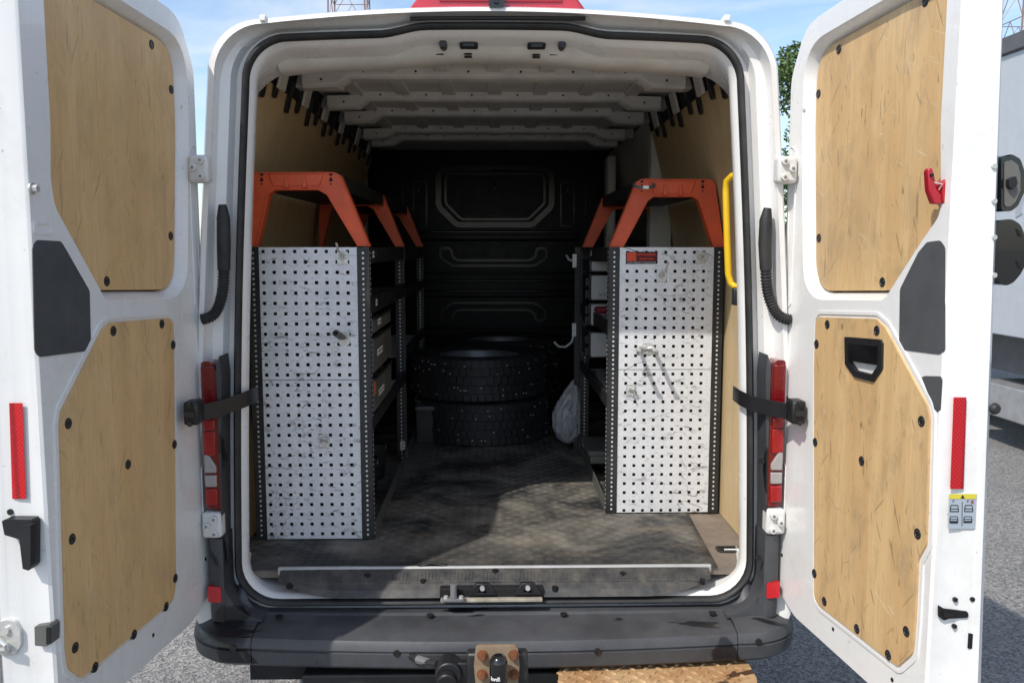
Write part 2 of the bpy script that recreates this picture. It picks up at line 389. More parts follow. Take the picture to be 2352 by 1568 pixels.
OUT = [(.962,.855,2.414,2.374,.40,.12,.155,2.742), (.976,.872,2.425,2.386,.40,.12,.16,2.745), (.986,.882,2.433,2.394,.40,.12,.165,2.765), (.994,.890,2.437,2.398,.40,.12,.17,2.81), (1.01,.91,2.45,2.41,.40,.12,.17,3.1), (1.02,.925,2.47,2.43,.40,.12,.17,6.6)]
R += [ring(*p) for p in OUT]
body.loft(R)
obj('body_shell', body, M['paint'], van, smooth=50)
c = MB(); r6 = ring(1.0,.925,2.47,2.43,.40,.12,.17,6.605); c.add(r6, [tuple(range(len(r6)))]); obj('cab_wall', c, M['paint'], van)
# weather seal around the opening
s = MB(); s.loft([sring(-.011, 2.812), sring(-.012, 2.790), sring(-.007, 2.778), sring(.001, 2.776), sring(.008, 2.784), sring(.009, 2.800), sring(.014, 2.806), sring(.015, 2.818)])
obj('weather_seal', s, M['rubber'], van, smooth=60)
# roof seams near the corners
for sx in (-1, 1):
    b = MB(); p = atY(1137+sx*533, 38, 2.742); b.fbox(XZ, p.x-.010, p.x+.010, p.z-.016, p.z+.004, 2.735, 2.78); obj('roof_ditch_cap', b, M['paint'], van, bevel=.004)
# drip moulding above the seal
b = MB(); pts = [atY(942+i*(1345-942)/14, 42+1.5*((i-7)/7)**2, 2.775) for i in range(15)]; b.tube(pts, .006, 6); obj('drip_strip', b, M['black'], van)
# interior lining: floor, roof skin, inner walls, bulkhead
b = MB(); b.box(-.945, .945, 2.872, 6.5, .585, .612); obj('cargo_floor', b, M['floor'], van)
BY = 6.20
def wallx(z): return .922 if z < 1.70 else .922-.128*((z-1.70)/.6)**1.2
for sx in (-1, 1):
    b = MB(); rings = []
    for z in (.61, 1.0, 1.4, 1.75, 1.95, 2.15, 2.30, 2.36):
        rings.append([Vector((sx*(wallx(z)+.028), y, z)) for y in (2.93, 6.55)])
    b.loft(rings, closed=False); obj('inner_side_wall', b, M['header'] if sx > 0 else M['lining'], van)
b = MB(); b.box(-.80, .80, 2.95, 6.55, 2.375, 2.380); obj('roof_skin', b, M['rib'], van)
# plywood wall linings with cut-outs along the top edge
def wall_ply(sx, y0, y1, ztop, notch):
    b = MB(); zs = [.615+.0]+[.9, 1.3, 1.6, 1.75, 1.9, 2.05, 2.18, ztop]
    rin = [[Vector((sx*wallx(z), y, z)) for y in (y0, y1)] for z in zs]
    rout = [[Vector((sx*(wallx(z)+.012), y, z)) for y in (y0, y1)] for z in zs]
    b.loft(rin, closed=False); b.loft(rout, closed=False)
    for A, B in ((rin[0], rout[0]), (rin[-1], rout[-1])): b.add([A[0], A[1], B[1], B[0]], [(0,1,2,3)])
    for k in (0, 1): b.loft([[r[k] for r in rin], [r[k] for r in rout]], closed=False)
    return obj('plywood_lining', b, M['plywall'], van)
wall_ply(-1, 2.94, 4.28, 2.285, 0); wall_ply(-1, 4.284, 5.75, 2.285, 0); wall_ply(1, 2.94, 4.50, 2.285, 0)
# dark cant rail with hanging black fingers over the plywood top
for sx in (-1, 1):
    b = MB(); yend = 5.75 if sx < 0 else 4.5
    b.fbox(lambda y, z, d: Vector((sx*(wallx(z)-d), y, z)), 3.0, yend, 2.284, 2.39, -.02, .006)
    obj('cant_rail', b, M['lining'], van)
    y = 3.10; k = 0
    while y < yend-.05:
        b = MB(); L = .085 if k % 2 == 0 else .062
        poly = rounded([(y-.020, 2.33), (y+.020, 2.33), (y+.020, 2.30-L), (y-.020, 2.30-L)], [0, 0, .017, .017])
        b.prism(poly, lambda a, z, d: Vector((sx*(wallx(z)-d), a, z)), .006, .014); obj('rail_finger', b, M['black'], van)
        y += (.155, .205)[k % 2]; k += 1
    for y in ([3.22, 3.62, 4.02, 4.45, 4.95, 5.4] if sx < 0 else [3.3, 3.75, 4.2]):
        b = MB(); b.fbox(lambda a, z, d: Vector((sx*(wallx(z)-d), a, z)), y, y+.10, 2.27, 2.36, .016, .028); obj('rail_tab', b, M['rib'], van, bevel=.004)
# roof bows
def roof_bow(Y, zb, w, endw=.13):
    b = MB(); H = [(-.735, -.030), (-.735+endw, -.030), (-.735+endw+.05, 0), (.735-endw-.05, 0), (.735-endw, -.030), (.735, -.030)]
    prof = [(-.006, .055), (-.006, .010), (.010, 0), (w-.010, 0), (w, .012), (w, .06)]
    rings = []
    for x, dz in H:
        cr = .012*(1-(x/.735)**2)
        rings.append([Vector((x, Y+py, zb+dz+cr+pz)) for py, pz in prof])
    b.loft(rings, closed=False)
    b.add([rings[0][i] for i in range(6)], [tuple(range(6))]); b.add([rings[-1][i] for i in range(6)], [tuple(range(6))])
    o = obj('roof_bow', b, M['rib'], van, bevel=.004, smooth=30)
    for x in [-.66, -.585, -.50, -.40, -.30, -.10, .10, .30, .40, .50, .585, .66]:
        dz = -.030 if abs(x) > .6 else 0
        h = MB(); h.cyl((x, Y-.0085, zb+dz+.03), (x, Y-.0055, zb+dz+.03), .0045, 8); obj('bow_hole', h, M['hole'], o)
    return o
for Y, zb, w in ((3.42, 2.335, .09), (3.92, 2.333, .08), (4.36, 2.332, .08), (4.98, 2.331, .08), (5.30, 2.328, .07)): roof_bow(Y, zb, w)
for i in range(-3, 4):        # longitudinal roof stiffeners with folded edges
    x = i*.20; b = MB(); b.box(x-.03, x+.03, 3.02, 5.6, 2.362, 2.374); obj('roof_stiffener', b, M['rib'], van, bevel=.005)
for sx in (-1, 1):
    for Y in (3.46, 3.96, 4.40, 5.02):
        b = MB(); b.prism([(sx*.66, Y+.06), (sx*.80, Y+.06), (sx*.80, Y+.16), (sx*.60, Y+.14)], XY, 2.325, 2.374); obj('bow_gusset', b, M['rib'], van, bevel=.006)
# rear header: lower inner panel with latch slots and plugs
b = MB()
hd = [(2.862, 2.350), (2.874, 2.338), (2.905, 2.312), (2.925, 2.298), (3.00, 2.293), (3.02, 2.302), (3.03, 2.34)]
rings = []
for k in range(25):
    t = -1+2*k/24; x = .70*t; dz = -.022*t*t + .016*max(0, 1-(x/.34)**2) - .10*max(0, abs(t)-.86)**1.5
    rings.append([Vector((x, y, z+dz)) for y, z in hd])
b.loft(rings, closed=False); header = obj('rear_header', b, M['header'], van, smooth=40)
for u, v in ((1077, 104), (1232, 105)):
    p = atY(u, v, 2.885); h = MB(); h.fbox(XZ, p.x-.029, p.x+.029, p.z-.011, p.z+.011, 2.862, 2.905); o = obj('latch_slot', h, M['hole'], header, bevel=.004)
    h = MB(); h.fbox(XZ, p.x-.018, p.x+.018, p.z-.010, p.z-.002, 2.856, 2.866); h.tube([(p.x-.022, 2.858, p.z), (p.x+.022, 2.858, p.z)], .003, 6); obj('latch_bar', h, M['black'], header)
for u, v in ((1018, 103), (1291, 104)):
    p = atY(u, v, 2.862); h = MB(); h.cyl((p.x, 2.850, p.z), (p.x, 2.90, p.z), .0125, 16); obj('rubber_plug', h, M['black'], header, bevel=.003)
p = atY(1140, 80, 2.865); h = MB(); h.prism(rounded([(p.x-.031, p.z-.006), (p.x+.031, p.z-.006), (p.x+.031, p.z+.006), (p.x-.031, p.z+.006)], .006), XZ, 2.848, 2.87); obj('header_slot', h, M['hole'], header)
for u, v in ((1010, 122), (1075, 121), (1075, 127), (1232, 123), (1232, 128), (1272, 123), (845, 125), (1434, 130)):
    p = atY(u, v, 2.90); h = MB(); h.box(p.x-.012, p.x+.012, 2.905, 2.925, p.z-.0045, p.z-.001); obj('header_slot', h, M['hole'], header)
# bulkhead: moulded charcoal partition
bulk_mb = MB(); bulk_mb.box(-.90, .90, BY, BY+.05, .612, 2.40); bulk = obj('bulkhead', bulk_mb, M['bulk'], van)
def PB(pts): return [(atY(u, v, BY).x, atY(u, v, BY).z) for u, v in pts]
def ridge(pts, w, rad, d=.022, closed=True, name='moulded_ridge'):
    if closed:
        L = rounded(PB(pts), rad, 6); b = MB(); b.prism(offset(L, w/2), XZ, BY-d, BY+.01, [offset(L, -w/2)])
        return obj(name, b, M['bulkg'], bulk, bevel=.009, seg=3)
    q = PB(pts); b = MB(); b.tube([(x, BY, z) for x, z in q], w, 8); return obj(name, b, M['bulk'], bulk)
ridge([(1008,388),(1266,388),(1266,475),(1222,517),(1050,517),(1008,475)], .040, .07, .055)
ridge([(1024,400),(1250,400),(1250,468),(1213,504),(1060,504),(1024,468)], .016, .05, .035)
pan = MB(); pan.prism(rounded(PB([(1030,405),(1245,405),(1245,462),(1209,490),(1065,490),(1030,462)]), .04), XZ, BY-.012, BY+.01); obj('raised_panel', pan, M['bulk'], bulk, bevel=.006)
for pts in ([(1012,570),(1036,570),(1040,590),(1052,598),(1214,598),(1230,590),(1232,570),(1255,570),(1255,592),(1228,610),(1040,610),(1012,592)],
            [(1014,735),(1014,712),(1040,695),(1228,695),(1253,712),(1253,735),(1230,735),(1230,722),(1214,711),(1053,711),(1040,722),(1040,735)]):
    ridge(pts, .018, .03, .03)
for v, h in ((533,.020),(545,.018),(552,.012),(627,.016),(645,.02),(668,.02),(681,.012),(752,.02),(772,.018)):
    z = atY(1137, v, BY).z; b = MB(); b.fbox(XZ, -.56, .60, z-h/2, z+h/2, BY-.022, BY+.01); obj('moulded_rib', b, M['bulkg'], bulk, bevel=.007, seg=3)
for u0, u1 in ((950, 980), (1288, 1318), (897, 925), (1345, 1372)):
    ridge([(u0,418),(u1,418),(u1,520),(u0,520)], .010, .012, .014)
def bulk_hook(u, v, sc_=1):
    p = atY(u, v, BY); b = MB(); s_ = .045*sc_
    b.tube([(p.x, BY-.03, p.z+s_*1.3), (p.x, BY-.04, p.z)], .006, 6)
    b.tube([(p.x-s_, BY-.05, p.z+s_*.1), (p.x-s_*.8, BY-.05, p.z-s_*.55), (p.x, BY-.045, p.z-s_*.2), (p.x+s_*.8, BY-.05, p.z-s_*.55), (p.x+s_, BY-.05, p.z+s_*.1)], .006, 6)
    b.cyl((p.x, BY-.05, p.z+.01), (p.x, BY, p.z+.01), .012, 8); obj('coat_hook', b, M['steel'], bulk)
bulk_hook(1137, 437); bulk_hook(963, 440, .6); bulk_hook(1303, 440, .6)
# sliding door area on the right, with a dark lined window
b = MB(); b.fbox(YZ, 4.52, 4.62, .62, 2.33, .80, .915); obj('door_pillar', b, M['rib'], van, bevel=.01)
win = MB(); win.prism(rounded([(4.66,1.70),(5.85,1.70),(5.85,2.18),(4.66,2.24)], .06), YZ, .885, .915, [rounded([(4.74,1.74),(5.76,1.74),(5.76,2.11),(4.74,2.17)], .05)]); wo = obj('side_window_frame', win, M['rubber'], van, bevel=.006)
win = MB(); win.fbox(YZ, 4.72, 5.78, 1.72, 2.19, .900, .918); obj('window_lining', win, M['greywall'], wo)
for u, Y in ((1378, 5.9),):
    b = MB(); b.box(.74, .80, 5.8, 5.95, 1.62, 2.30); obj('bulkhead_pillar', b, M['rib'], van, bevel=.015)
b = MB(); b.box(-.87, -.84, 5.76, 5.86, .9, 2.30); obj('bulkhead_pillar', b, M['rib'], van, bevel=.01)
# sill, edge strip, latch strikers
b = MB(); prof = [(2.856, .6195), (2.861, .6240), (2.871, .6235)]
b.loft([[Vector((x, y, z)) for y, z in prof]+[Vector((x, 2.871, .60)), Vector((x, 2.856, .60))] for x in (-.735, .735)], True, True, True); obj('edge_strip', b, M['alu'], van)
b = MB(); prof = [(2.856, .618), (2.85, .617), (2.80, .588), (2.780, .574), (2.768, .552), (2.765, .52)]
rings = []
for k in range(41):
    x = -.725+1.45*k/40; q = .020*max(0, abs(x)-.5)/.22
    e_ = max(0, (abs(x)-.50)/.225); e_ = e_*e_*.62
    rings.append([Vector((x, y+(2.85-y)*e_, z+(.617-z)*e_)) for y, z in prof[:-1]]+[Vector((x, 2.80+.03*e_, .552+(.617-.552)*e_-.004))])
b.loft(rings, closed=False); sill = obj('sill_cover', b, M['sill'], van, smooth=25)
for i in range(13):
    if i in (): continue
    x = -.66+i*.11
    h = MB(); fs_ = lambda a, y_, d: Vector((a, y_, .617-(2.85-y_)*.58+d))
    h.fbox(fs_, x-.045, x+.045, 2.802, 2.805, -.002, .003); h.fbox(fs_, x-.045, x-.042, 2.805, 2.848, -.002, .003)
    for k in range(6): h.fbox(fs_, x-.032+k*.012, x-.028+k*.012, 2.812, 2.838, -.002, .003)
    obj('sill_grip', h, M['sill'], sill)
for u, v in ((845,1322),(972,1327),(1138,1317),(1275,1332),(1430,1318),(1614,1324),(665,1332)):
    p = atZ(u, v, .603); h = MB(); zq = .617-(2.85-p.y)*.58; h.cyl((p.x, p.y, zq-.01), (p.x, p.y-.002, zq+.003), .011, 12); h.cyl((p.x, p.y-.002, zq+.002), (p.x, p.y-.003, zq+.005), .006, 8); obj('sill_plug', h, M['black'], sill)
xa_, xb_ = atY(1010,1350,2.77).x, atY(1248,1350,2.77).x
h = MB(); h.box(xa_, xb_, 2.764, 2.80, .550, .5845); obj('recess_shade_plate', h, M['hole'], van, bevel=.003)  # flat dark plate, slightly proud, painted as the shade of the recess
h = MB(); h.box(xa_+.004, xb_-.004, 2.742, 2.7635, .546, .556); obj('striker_tray', h, M['grime'], van, bevel=.002)
for u in (1108, 1212):
    x = atY(u, 1350, 2.76).x; h = MB()
    h.prism([(x-.047, .566), (x+.047, .566), (x+.020, .606), (x-.020, .606)], XZ, 2.752, 2.772, [[(x-.014, .574), (x+.014, .574), (x+.004, .594), (x-.004, .594)]]); lo = obj('latch_bracket', h, M['black'], van, bevel=.003)
    h = MB(); h.cyl((x, 2.742, .592), (x, 2.766, .592), .008, 10); obj('bracket_bolt', h, M['zinc'], lo)
x = atY(1042, 1350, 2.75).x; h = MB(); h.prism(rounded([(x-.038, 2.725), (x+.038, 2.725), (x+.038, 2.752), (x-.038, 2.752)], .012), XY, .557, .564); sp = obj('striker_plate', h, M['rim'], van, bevel=.002)
h = MB(); h.cyl((x, 2.738, .566), (x, 2.738, .608), .011, 12); h.box(x-.006, x+.006, 2.728, 2.732, .59, .612); obj('striker_pin', h, M['rim'], sp)
for dx in (-.025, .025):
    h = MB(); h.cyl((x+dx, 2.738, .564), (x+dx, 2.738, .571), .007, 8); obj('bolt', h, M['zinc'], sp)
# bumper
def bump_y(x):
    a = abs(x); return .045*(a/.82)**2 + (0 if a < .80 else 1.5*(a-.80)**2*1.3)
PROF = [(2.80,.505),(2.765,.503),(2.755,.497),(2.69,.492),(2.62,.487),(2.598,.480),(2.590,.468),(2.586,.452),(2.592,.449),(2.592,.445),(2.585,.442),(2.590,.400),(2.604,.388),(2.66,.384),(2.80,.384)]
def bump_seg(x0, x1, n, name='bumper_cover', par=van):
    b = MB(); rings = []
    for k in range(n+1):
        x = x0+(x1-x0)*k/n; rings.append([Vector((x, y+bump_y(x)*(1 if y < 2.75 else .3), z)) for y, z in PROF])
    b.loft(rings, True, True, True); return obj(name, b, M['bumper'], par, smooth=25)
bump = bump_seg(-.766, .766, 40)
for sx in (-1, 1):
    # corner piece: the bumper section swept round the corner, rising into the lamp column
    CP = [(.150,.600),(.128,.548),(.100,.515),(.062,.498),(.035,.487),(.013,.480),(.005,.468),(.001,.452),(.007,.449),(.007,.445),(0,.442),(.005,.400),(.019,.388),(.06,.384),(.150,.384)]
    b = MB(); rings = []; rr0 = .19; cx0, cy0 = 1.0-rr0, 2.628+rr0
    path = [((.769, 2.626), (0, 1), 0), ((.80, 2.627), (0, 1), .25)] + [((cx0+rr0*math.sin(a), cy0-rr0*math.cos(a)), (-math.sin(a), math.cos(a)), min(1, .35+a)) for a in [math.radians(6+84*k/12) for k in range(13)]] + [((1.0, 3.05), (-1, 0), 1)]
    for (px, py), (ix, iy), k in path:
        R0 = []
        for dn, z in CP:
            z2 = z if z <= .49 else .487+.012*min(1, dn/.06)+(z-.499)*k*(1 if z > .499 else 0)
            R0.append(Vector((sx*(px+ix*dn), py+iy*dn, z2)))
        rings.append(R0)
    b.loft(rings, True, True, True); cp = obj('bumper_corner', b, M['bumper'], van, smooth=35)
    b = MB(); rings = []
    for z in (.50, .775):
        rings.append([Vector((sx*(.880+.045*math.sin(a)), 2.712+.03-.03*math.cos(a), z)) for a in [math.radians(9*k) for k in range(11)]]+[Vector((sx*.925, 2.825, z)), Vector((sx*.872, 2.825, z)), Vector((sx*.872, 2.714, z))])
    b.loft(rings, True, True, True); obj('corner_column', b, M['bumper'], van, smooth=28)
    # red reflector in the corner piece
    b = MB(); b.prism(rounded([(sx*.880, .567), (sx*.922, .570), (sx*.922, .622), (sx*.880, .618)], .004), XZ, 2.706, 2.75); obj('side_reflector', b, M['reflect'], cp, bevel=.004)
    # black trim column beside the lamp
    half = [p for p in sring(.027, 2.7)[4:30] if p.z < 1.33 and p.x > .735]
    poly = [(sx*p.x, p.z) for p in half] + [(sx*.862, 1.362), (sx*.873, 1.33), (sx*.873, .86), (sx*.878, .80), (sx*.878, .498), (sx*half[0].x, .498)]
    poly = [p for p in poly if p[1] > .4985 or p[1] == .498]
    b = MB(); b.prism(poly, XZ, 2.716, 2.81); b2 = obj('lamp_trim', b, M['bumper'], van, bevel=.012)
    for z in (.70, 1.02):
        h = MB(); h.cyl((sx*.852, 2.712, z), (sx*.852, 2.720, z), .010, 10); obj('trim_plug', h, M['hole'], b2)
    # tail lamp
    b = MB(); b.prism(rounded([(sx*.874, .868), (sx*.922, .872), (sx*.922, 1.345), (sx*.893, 1.345), (sx*.874, 1.31)], .012), XZ, 2.722, 2.82); tl = obj('tail_lamp', b, M['tail2'], van, bevel=.012)
    for z0, z1, mm, nm in ((1.165, 1.330, 'tail2', 'dark_lens'), (1.128, 1.160, 'tail', 'red_lens'), (1.045, 1.123, 'tail', 'red_lens'), (.945, .982, 'clearl', 'clear_lens'), (.990, 1.040, 'clearl', 'clear_lens'), (.885, .938, 'tail', 'red_lens')):
        b = MB(); sl_ = -.03 if z1 == 1.040 else 0
        b.prism([(sx*.884, z0), (sx*.921, z0), (sx*.921, z1-sl_), (sx*.884, z1+sl_)], XZ, 2.714, 2.735); obj(nm, b, M[mm], tl, bevel=.003)
    # hinges
    for hv, hu in ((390, 470), (1198, 480)):
        z = atY(hu, hv, 2.75).z; b = MB()
        b.fbox(XZ, sx*.872, sx*.935, z-.042, z+.042, 2.708, 2.76); hg = obj('hinge', b, M['hardware'], van, bevel=.012, seg=3)
        for dx, dz in ((.892, .024), (.892, -.024), (.916, .002)):
            h = MB(); h.cyl((sx*dx, 2.694, z+dz), (sx*dx, 2.715, z+dz), .011, 12); hbo = obj('hinge_bolt', h, M['hardware'], hg, bevel=.0015)
            h = MB(); h.cyl((sx*dx, 2.6925, z+dz), (sx*dx, 2.6955, z+dz), .0052, 6); obj('bolt_socket', h, M['rim'], hg)
    # cable conduit: smooth boot, then corrugated hose
    def q(u, v, Y): return atY(u, v, Y) if sx < 0 else Vector((-atY(2*1137-u-4, v, Y).x*-1, Y, atY(u, v, Y).z))
    pathu = [(511,470),(513,500),(514,560),(514,620)] if sx < 0 else [(1763,478),(1759,505),(1757,560),(1759,620)]
    b = MB(); b.tube([atY(u, v, 2.752) for u, v in pathu], [.012,.020,.021,.019], 14); cb = obj('cable_boot', b, M['rubber'], van, smooth=60)
    cu = [(514,620),(513,650),(509,680),(500,708),(486,726),(462,734)] if sx < 0 else [(1759,620),(1761,650),(1766,680),(1777,708),(1792,727),(1816,735)]
    P = [atY(u, v, 2.752-.02*i/5) for i, (u, v) in enumerate(cu)]; fine = []
    for i in range(len(P)-1):
        p0, p1, p2, p3 = P[max(0,i-1)], P[i], P[i+1], P[min(len(P)-1,i+2)]
        for k in range(18):
            t = k/18; fine.append(.5*((2*p1)+(p2-p0)*t+(2*p0-5*p1+4*p2-p3)*t*t+(3*p1-p0-3*p2+p3)*t**3))
    b = MB(); b.tube(fine, [.0165+(.0018 if (i//2) % 2 else -.0014) for i in range(len(fine))], 12); obj('corrugated_hose', b, M['rubber'], cb, smooth=20)
# parking sensors
for u, v in ((536, 1487), (911, 1499), (1372, 1495), (1742, 1473)):
    Y = 2.585+bump_y(atY(u, v, 2.6).x); p = atY(u, v, Y); b = MB(); b.cyl((p.x, Y-.004, p.z), (p.x, Y+.02, p.z), .0105, 16); obj('parking_sensor', b, M['gloss'], bump)
for u in (640, 988, 1295, 1637):
    p = atY(u, 1396, 2.74); b = MB(); b.cyl((p.x, 2.74, .503), (p.x, 2.74, .508), .012, 10); obj('bumper_plug', b, M['hole'], bump)
# high brake lamp and rear camera
p0, p1 = atY(935, 10, 2.80), atY(1350, 12, 2.80); b = MB()
b.prism([(p0.x, 2.428), (p0.x+.06, 2.505), (p1.x-.06, 2.505), (p1.x, 2.428)], XZ, 2.80, 2.90); bl = obj('high_brake_lamp', b, M['pinkred'], van, bevel=.008)
b = MB(); b.fbox(XZ, p0.x+.10, p1.x-.08, 2.456, 2.468, 2.795, 2.83); obj('lamp_strip', b, M['tail'], bl)
p = atY(1140, 4, 2.76); b = MB(); b.prism(rounded([(p.x-.024, 2.424), (p.x+.024, 2.424), (p.x+.018, 2.49), (p.x-.018, 2.49)], .006), XZ, 2.735, 2.80); cmo = obj('rear_camera', b, M['gloss'], van, bevel=.005)
b = MB(); b.cyl((p.x, 2.728, 2.442), (p.x, 2.74, 2.442), .009, 12); obj('camera_lens', b, M['black'], cmo)
# grab rail
b = MB(); P = [atY(1697,400,2.93), atY(1682,404,2.95), atY(1669,416,2.97), atY(1667,440,2.97), atY(1670,550,2.97), atY(1673,630,2.97), atY(1678,650,2.97), atY(1688,658,2.96), atY(1700,659,2.94)]
b.tube(P, .0115, 12); gr = obj('grab_rail', b, M['yellow'], van, smooth=60)
p = atY(1690, 680, 2.95); b = MB(); b.fbox(XZ, p.x-.016, p.x+.016, p.z-.03, p.z+.03, 2.92, 2.95); obj('rail_bracket', b, M['black'], gr, bevel=.006)
# lashing eye in the floor at the right rear
p = atZ(1668, 1262, .613); b = MB(); L = rounded([(p.x-.035, p.y-.03), (p.x+.06, p.y-.03), (p.x+.06, p.y+.035), (p.x-.035, p.y+.035)], .02)
b.prism(L, XY, .611, .616, [offset(L, -.010)]); le = obj('lashing_recess', b, M['black'], van)
b = MB(); b.prism(offset(L, -.009), XY, .610, .6135); obj('recess_base', b, M['hole'], le)
b = MB(); b.tube([(p.x-.01, p.y-.01, .617), (p.x+.04, p.y-.015, .619), (p.x+.04, p.y+.015, .619)], .004, 6); obj('lashing_ring', b, M['zinc'], le)
# door check straps
for sx in (-1, 1):
    if sx < 0: ctr = [(592,905,2.86),(578,911,2.80),(550,922,2.75),(510,936,2.70),(462,948,2.64)]; br = (441, 948)
    else: ctr = [(1684,902,2.86),(1697,912,2.80),(1725,926,2.75),(1765,936,2.70),(1808,944,2.64)]; br = (1832, 946)
    b = MB(); rings = []
    for u, v, Y in ctr:
        p = atY(u, v, Y); rings.append([p+Vector((0,.006,.025)), p+Vector((0,.006,-.025)), p+Vector((0,-.006,-.025)), p+Vector((0,-.006,.025))])
    b.loft(rings, True, True, True); st = obj('check_strap', b, M['black'], van, bevel=.004, smooth=50)
    p = atY(br[0], br[1], 2.60); b = MB(); b.box(p.x-.022, p.x+.022, 2.585, 2.65, p.z-.036, p.z+.036); obj('strap_clevis', b, M['black'], st, bevel=.008)
    b = MB(); b.cyl((p.x, 2.575, p.z+.03), (p.x, 2.59, p.z+.03), .008, 8); b.cyl((p.x, 2.575, p.z-.03), (p.x, 2.59, p.z-.03), .008, 8); b.box(p.x-.015, p.x+.015, 2.575, 2.59, p.z-.008, p.z+.008); obj('clevis_bolt', b, M['steel'], st)
# underbody, hitch, step
b = MB(); b.box(-.80, .80, 2.72, 6.5, .30, .40); obj('underbody', b, M['lining'], van)
b = MB(); b.box(-.62, .70, 2.66, 2.74, .255, .345); obj('hitch_beam', b, M['steel'], van, bevel=.008)
hp = atY(1140, 1540, 2.44); x0, x1 = atY(1093, 1520, 2.44).x, atY(1189, 1520, 2.44).x
zt = atY(1140, 1484, 2.44).z
b = MB(); b.prism(rounded([(x0, zt), (x1, zt), (x1+.006, zt-.06), (x1-.004, zt-.17), (x0+.004, zt-.17), (x0-.006, zt-.06)], .014), XZ, 2.44, 2.456); hit = obj('tow_hitch', b, M['bracket'], van, bevel=.004)
b = MB(); b.prism([(x0-.028, zt-.03), (x1+.03, zt-.03), (x1+.035, zt-.20), (x0-.03, zt-.20)], XZ, 2.458, 2.50); obj('hitch_mount', b, M['steel'], hit, bevel=.008)
b = MB(); b.box(x0-.01, x1+.01, 2.50, 2.70, zt-.20, zt-.10); obj('hitch_arm', b, M['steel'], hit)
for u, v in ((1108, 1507), (1180, 1506), (1107, 1551), (1181, 1551)):
    p = atY(u, v, 2.43); b = MB(); b.cyl((p.x, 2.425, p.z), (p.x, 2.44, p.z), .0125, 6); b.cyl((p.x, 2.42, p.z), (p.x, 2.43, p.z), .008, 10); b.cyl((p.x, 2.436, p.z), (p.x, 2.4405, p.z), .016, 14); obj('hitch_bolt', b, M['bolt'], hit)
bc = atY(1145, 1535, 2.40); zb_ = atY(1145, 1503, 2.38).z
b = MB(); b.lathe([(0, 0), (.012, -.002), (.021, -.009), (.026, -.022), (.0265, -.05), (.024, -.12), (0, -.12)], (bc.x, 2.385, zb_), 24); cap = obj('ball_cover', b, M['gloss'], hit, smooth=60)
def text(s_, size, mat, parent, fn, name='lettering', bold=0, depth=0):
    cu_ = bpy.data.curves.new('t', 'FONT'); cu_.body = s_; cu_.size = size; cu_.align_x = 'CENTER'; cu_.align_y = 'CENTER'; cu_.offset = bold; cu_.resolution_u = 3
    ob = bpy.data.objects.new('t', cu_); COL.objects.link(ob); bpy.context.view_layer.update()
    me = bpy.data.meshes.new_from_object(ob.evaluated_get(bpy.context.evaluated_depsgraph_get()))
    b = MB(); b.add([fn(v.co.x, v.co.y) for v in me.vertices], [tuple(p.vertices) for p in me.polygons])
    bpy.data.objects.remove(ob); bpy.data.curves.remove(cu_); bpy.data.meshes.remove(me)
    return obj(name, b, mat, parent, smooth=None)
tz = atY(1140, 1559, 2.36).z
text('kvdbil', .0165, M['lab'], cap, lambda a, c: Vector((bc.x-.004+.0262*math.sin(a/.0262), 2.385-.0269*math.cos(a/.0262), tz+c)), bold=.0006)
sp_ = atY(1030, 1548, 2.46); b = MB(); b.cyl((sp_.x, 2.45, sp_.z+.0), (sp_.x, 2.52, sp_.z), .040, 20); b.cyl((sp_.x-.004, 2.425, sp_.z-.012), (sp_.x-.004, 2.45, sp_.z-.008), .030, 20); b.box(sp_.x-.012, sp_.x+.07, 2.47, 2.50, sp_.z-.05, sp_.z+.03); so = obj('trailer_socket', b, M['black'], van, bevel=.005)
b = MB(); b.tube([(sp_.x-.035, 2.50, sp_.z+.012), (sp_.x-.08, 2.55, sp_.z-.004), (sp_.x-.16, 2.64, sp_.z-.012)], .012, 8); obj('socket_cable', b, M['rubber'], so)
b = MB(); b.tube([(sp_.x-.05, 2.52, sp_.z+.004), (sp_.x-.10, 2.57, sp_.z-.006)], .0128, 8); obj('cable_spring', b, M['rim'], so)
# tread step
SZ = .374
stp = [atZ(1283, 1540, SZ), atZ(1290, 1527, SZ), atZ(1695, 1508, SZ), atZ(1718, 1520, SZ), atZ(1738, 1556, SZ), atZ(1742, 1600, SZ), atZ(1280, 1612, SZ)]
b = MB(); b.prism(rounded([(p.x, p.y) for p in stp], .012), XY, SZ-.03, SZ); step = obj('tread_step', b, M['rust'], van, bevel=.004)
dm = MB(); dm.loft([[Vector((.015*math.cos(a)*s_, .0055*math.sin(a)*s_, h)) for a in [2*math.pi*k/8 for k in range(8)]] for s_, h in ((1, 0), (.55, .0055))], True, False, True)
dme = dm.mesh('tread_diamond'); dme.materials.append(M['rust'])
ys = [p.y for p in stp]; xs = [p.x for p in stp]
yy = min(ys)+.012; r_ = 0
while yy < max(ys)-.006:
    xx = min(xs)+.02+(.021 if r_ % 2 else 0); k = 0
    while xx < max(xs)-.02:
        yb = stp[1].y+(stp[2].y-stp[1].y)*(xx-stp[1].x)/(stp[2].x-stp[1].x)
        if yy < yb-.012 and xx < max(xs)-.035: piece('tread_diamond', dme, step, (xx, yy, SZ+.0005), (0, 0, math.radians(45 if (r_+k) % 2 else -45)))
        xx += .042; k += 1
    yy += .026; r_ += 1
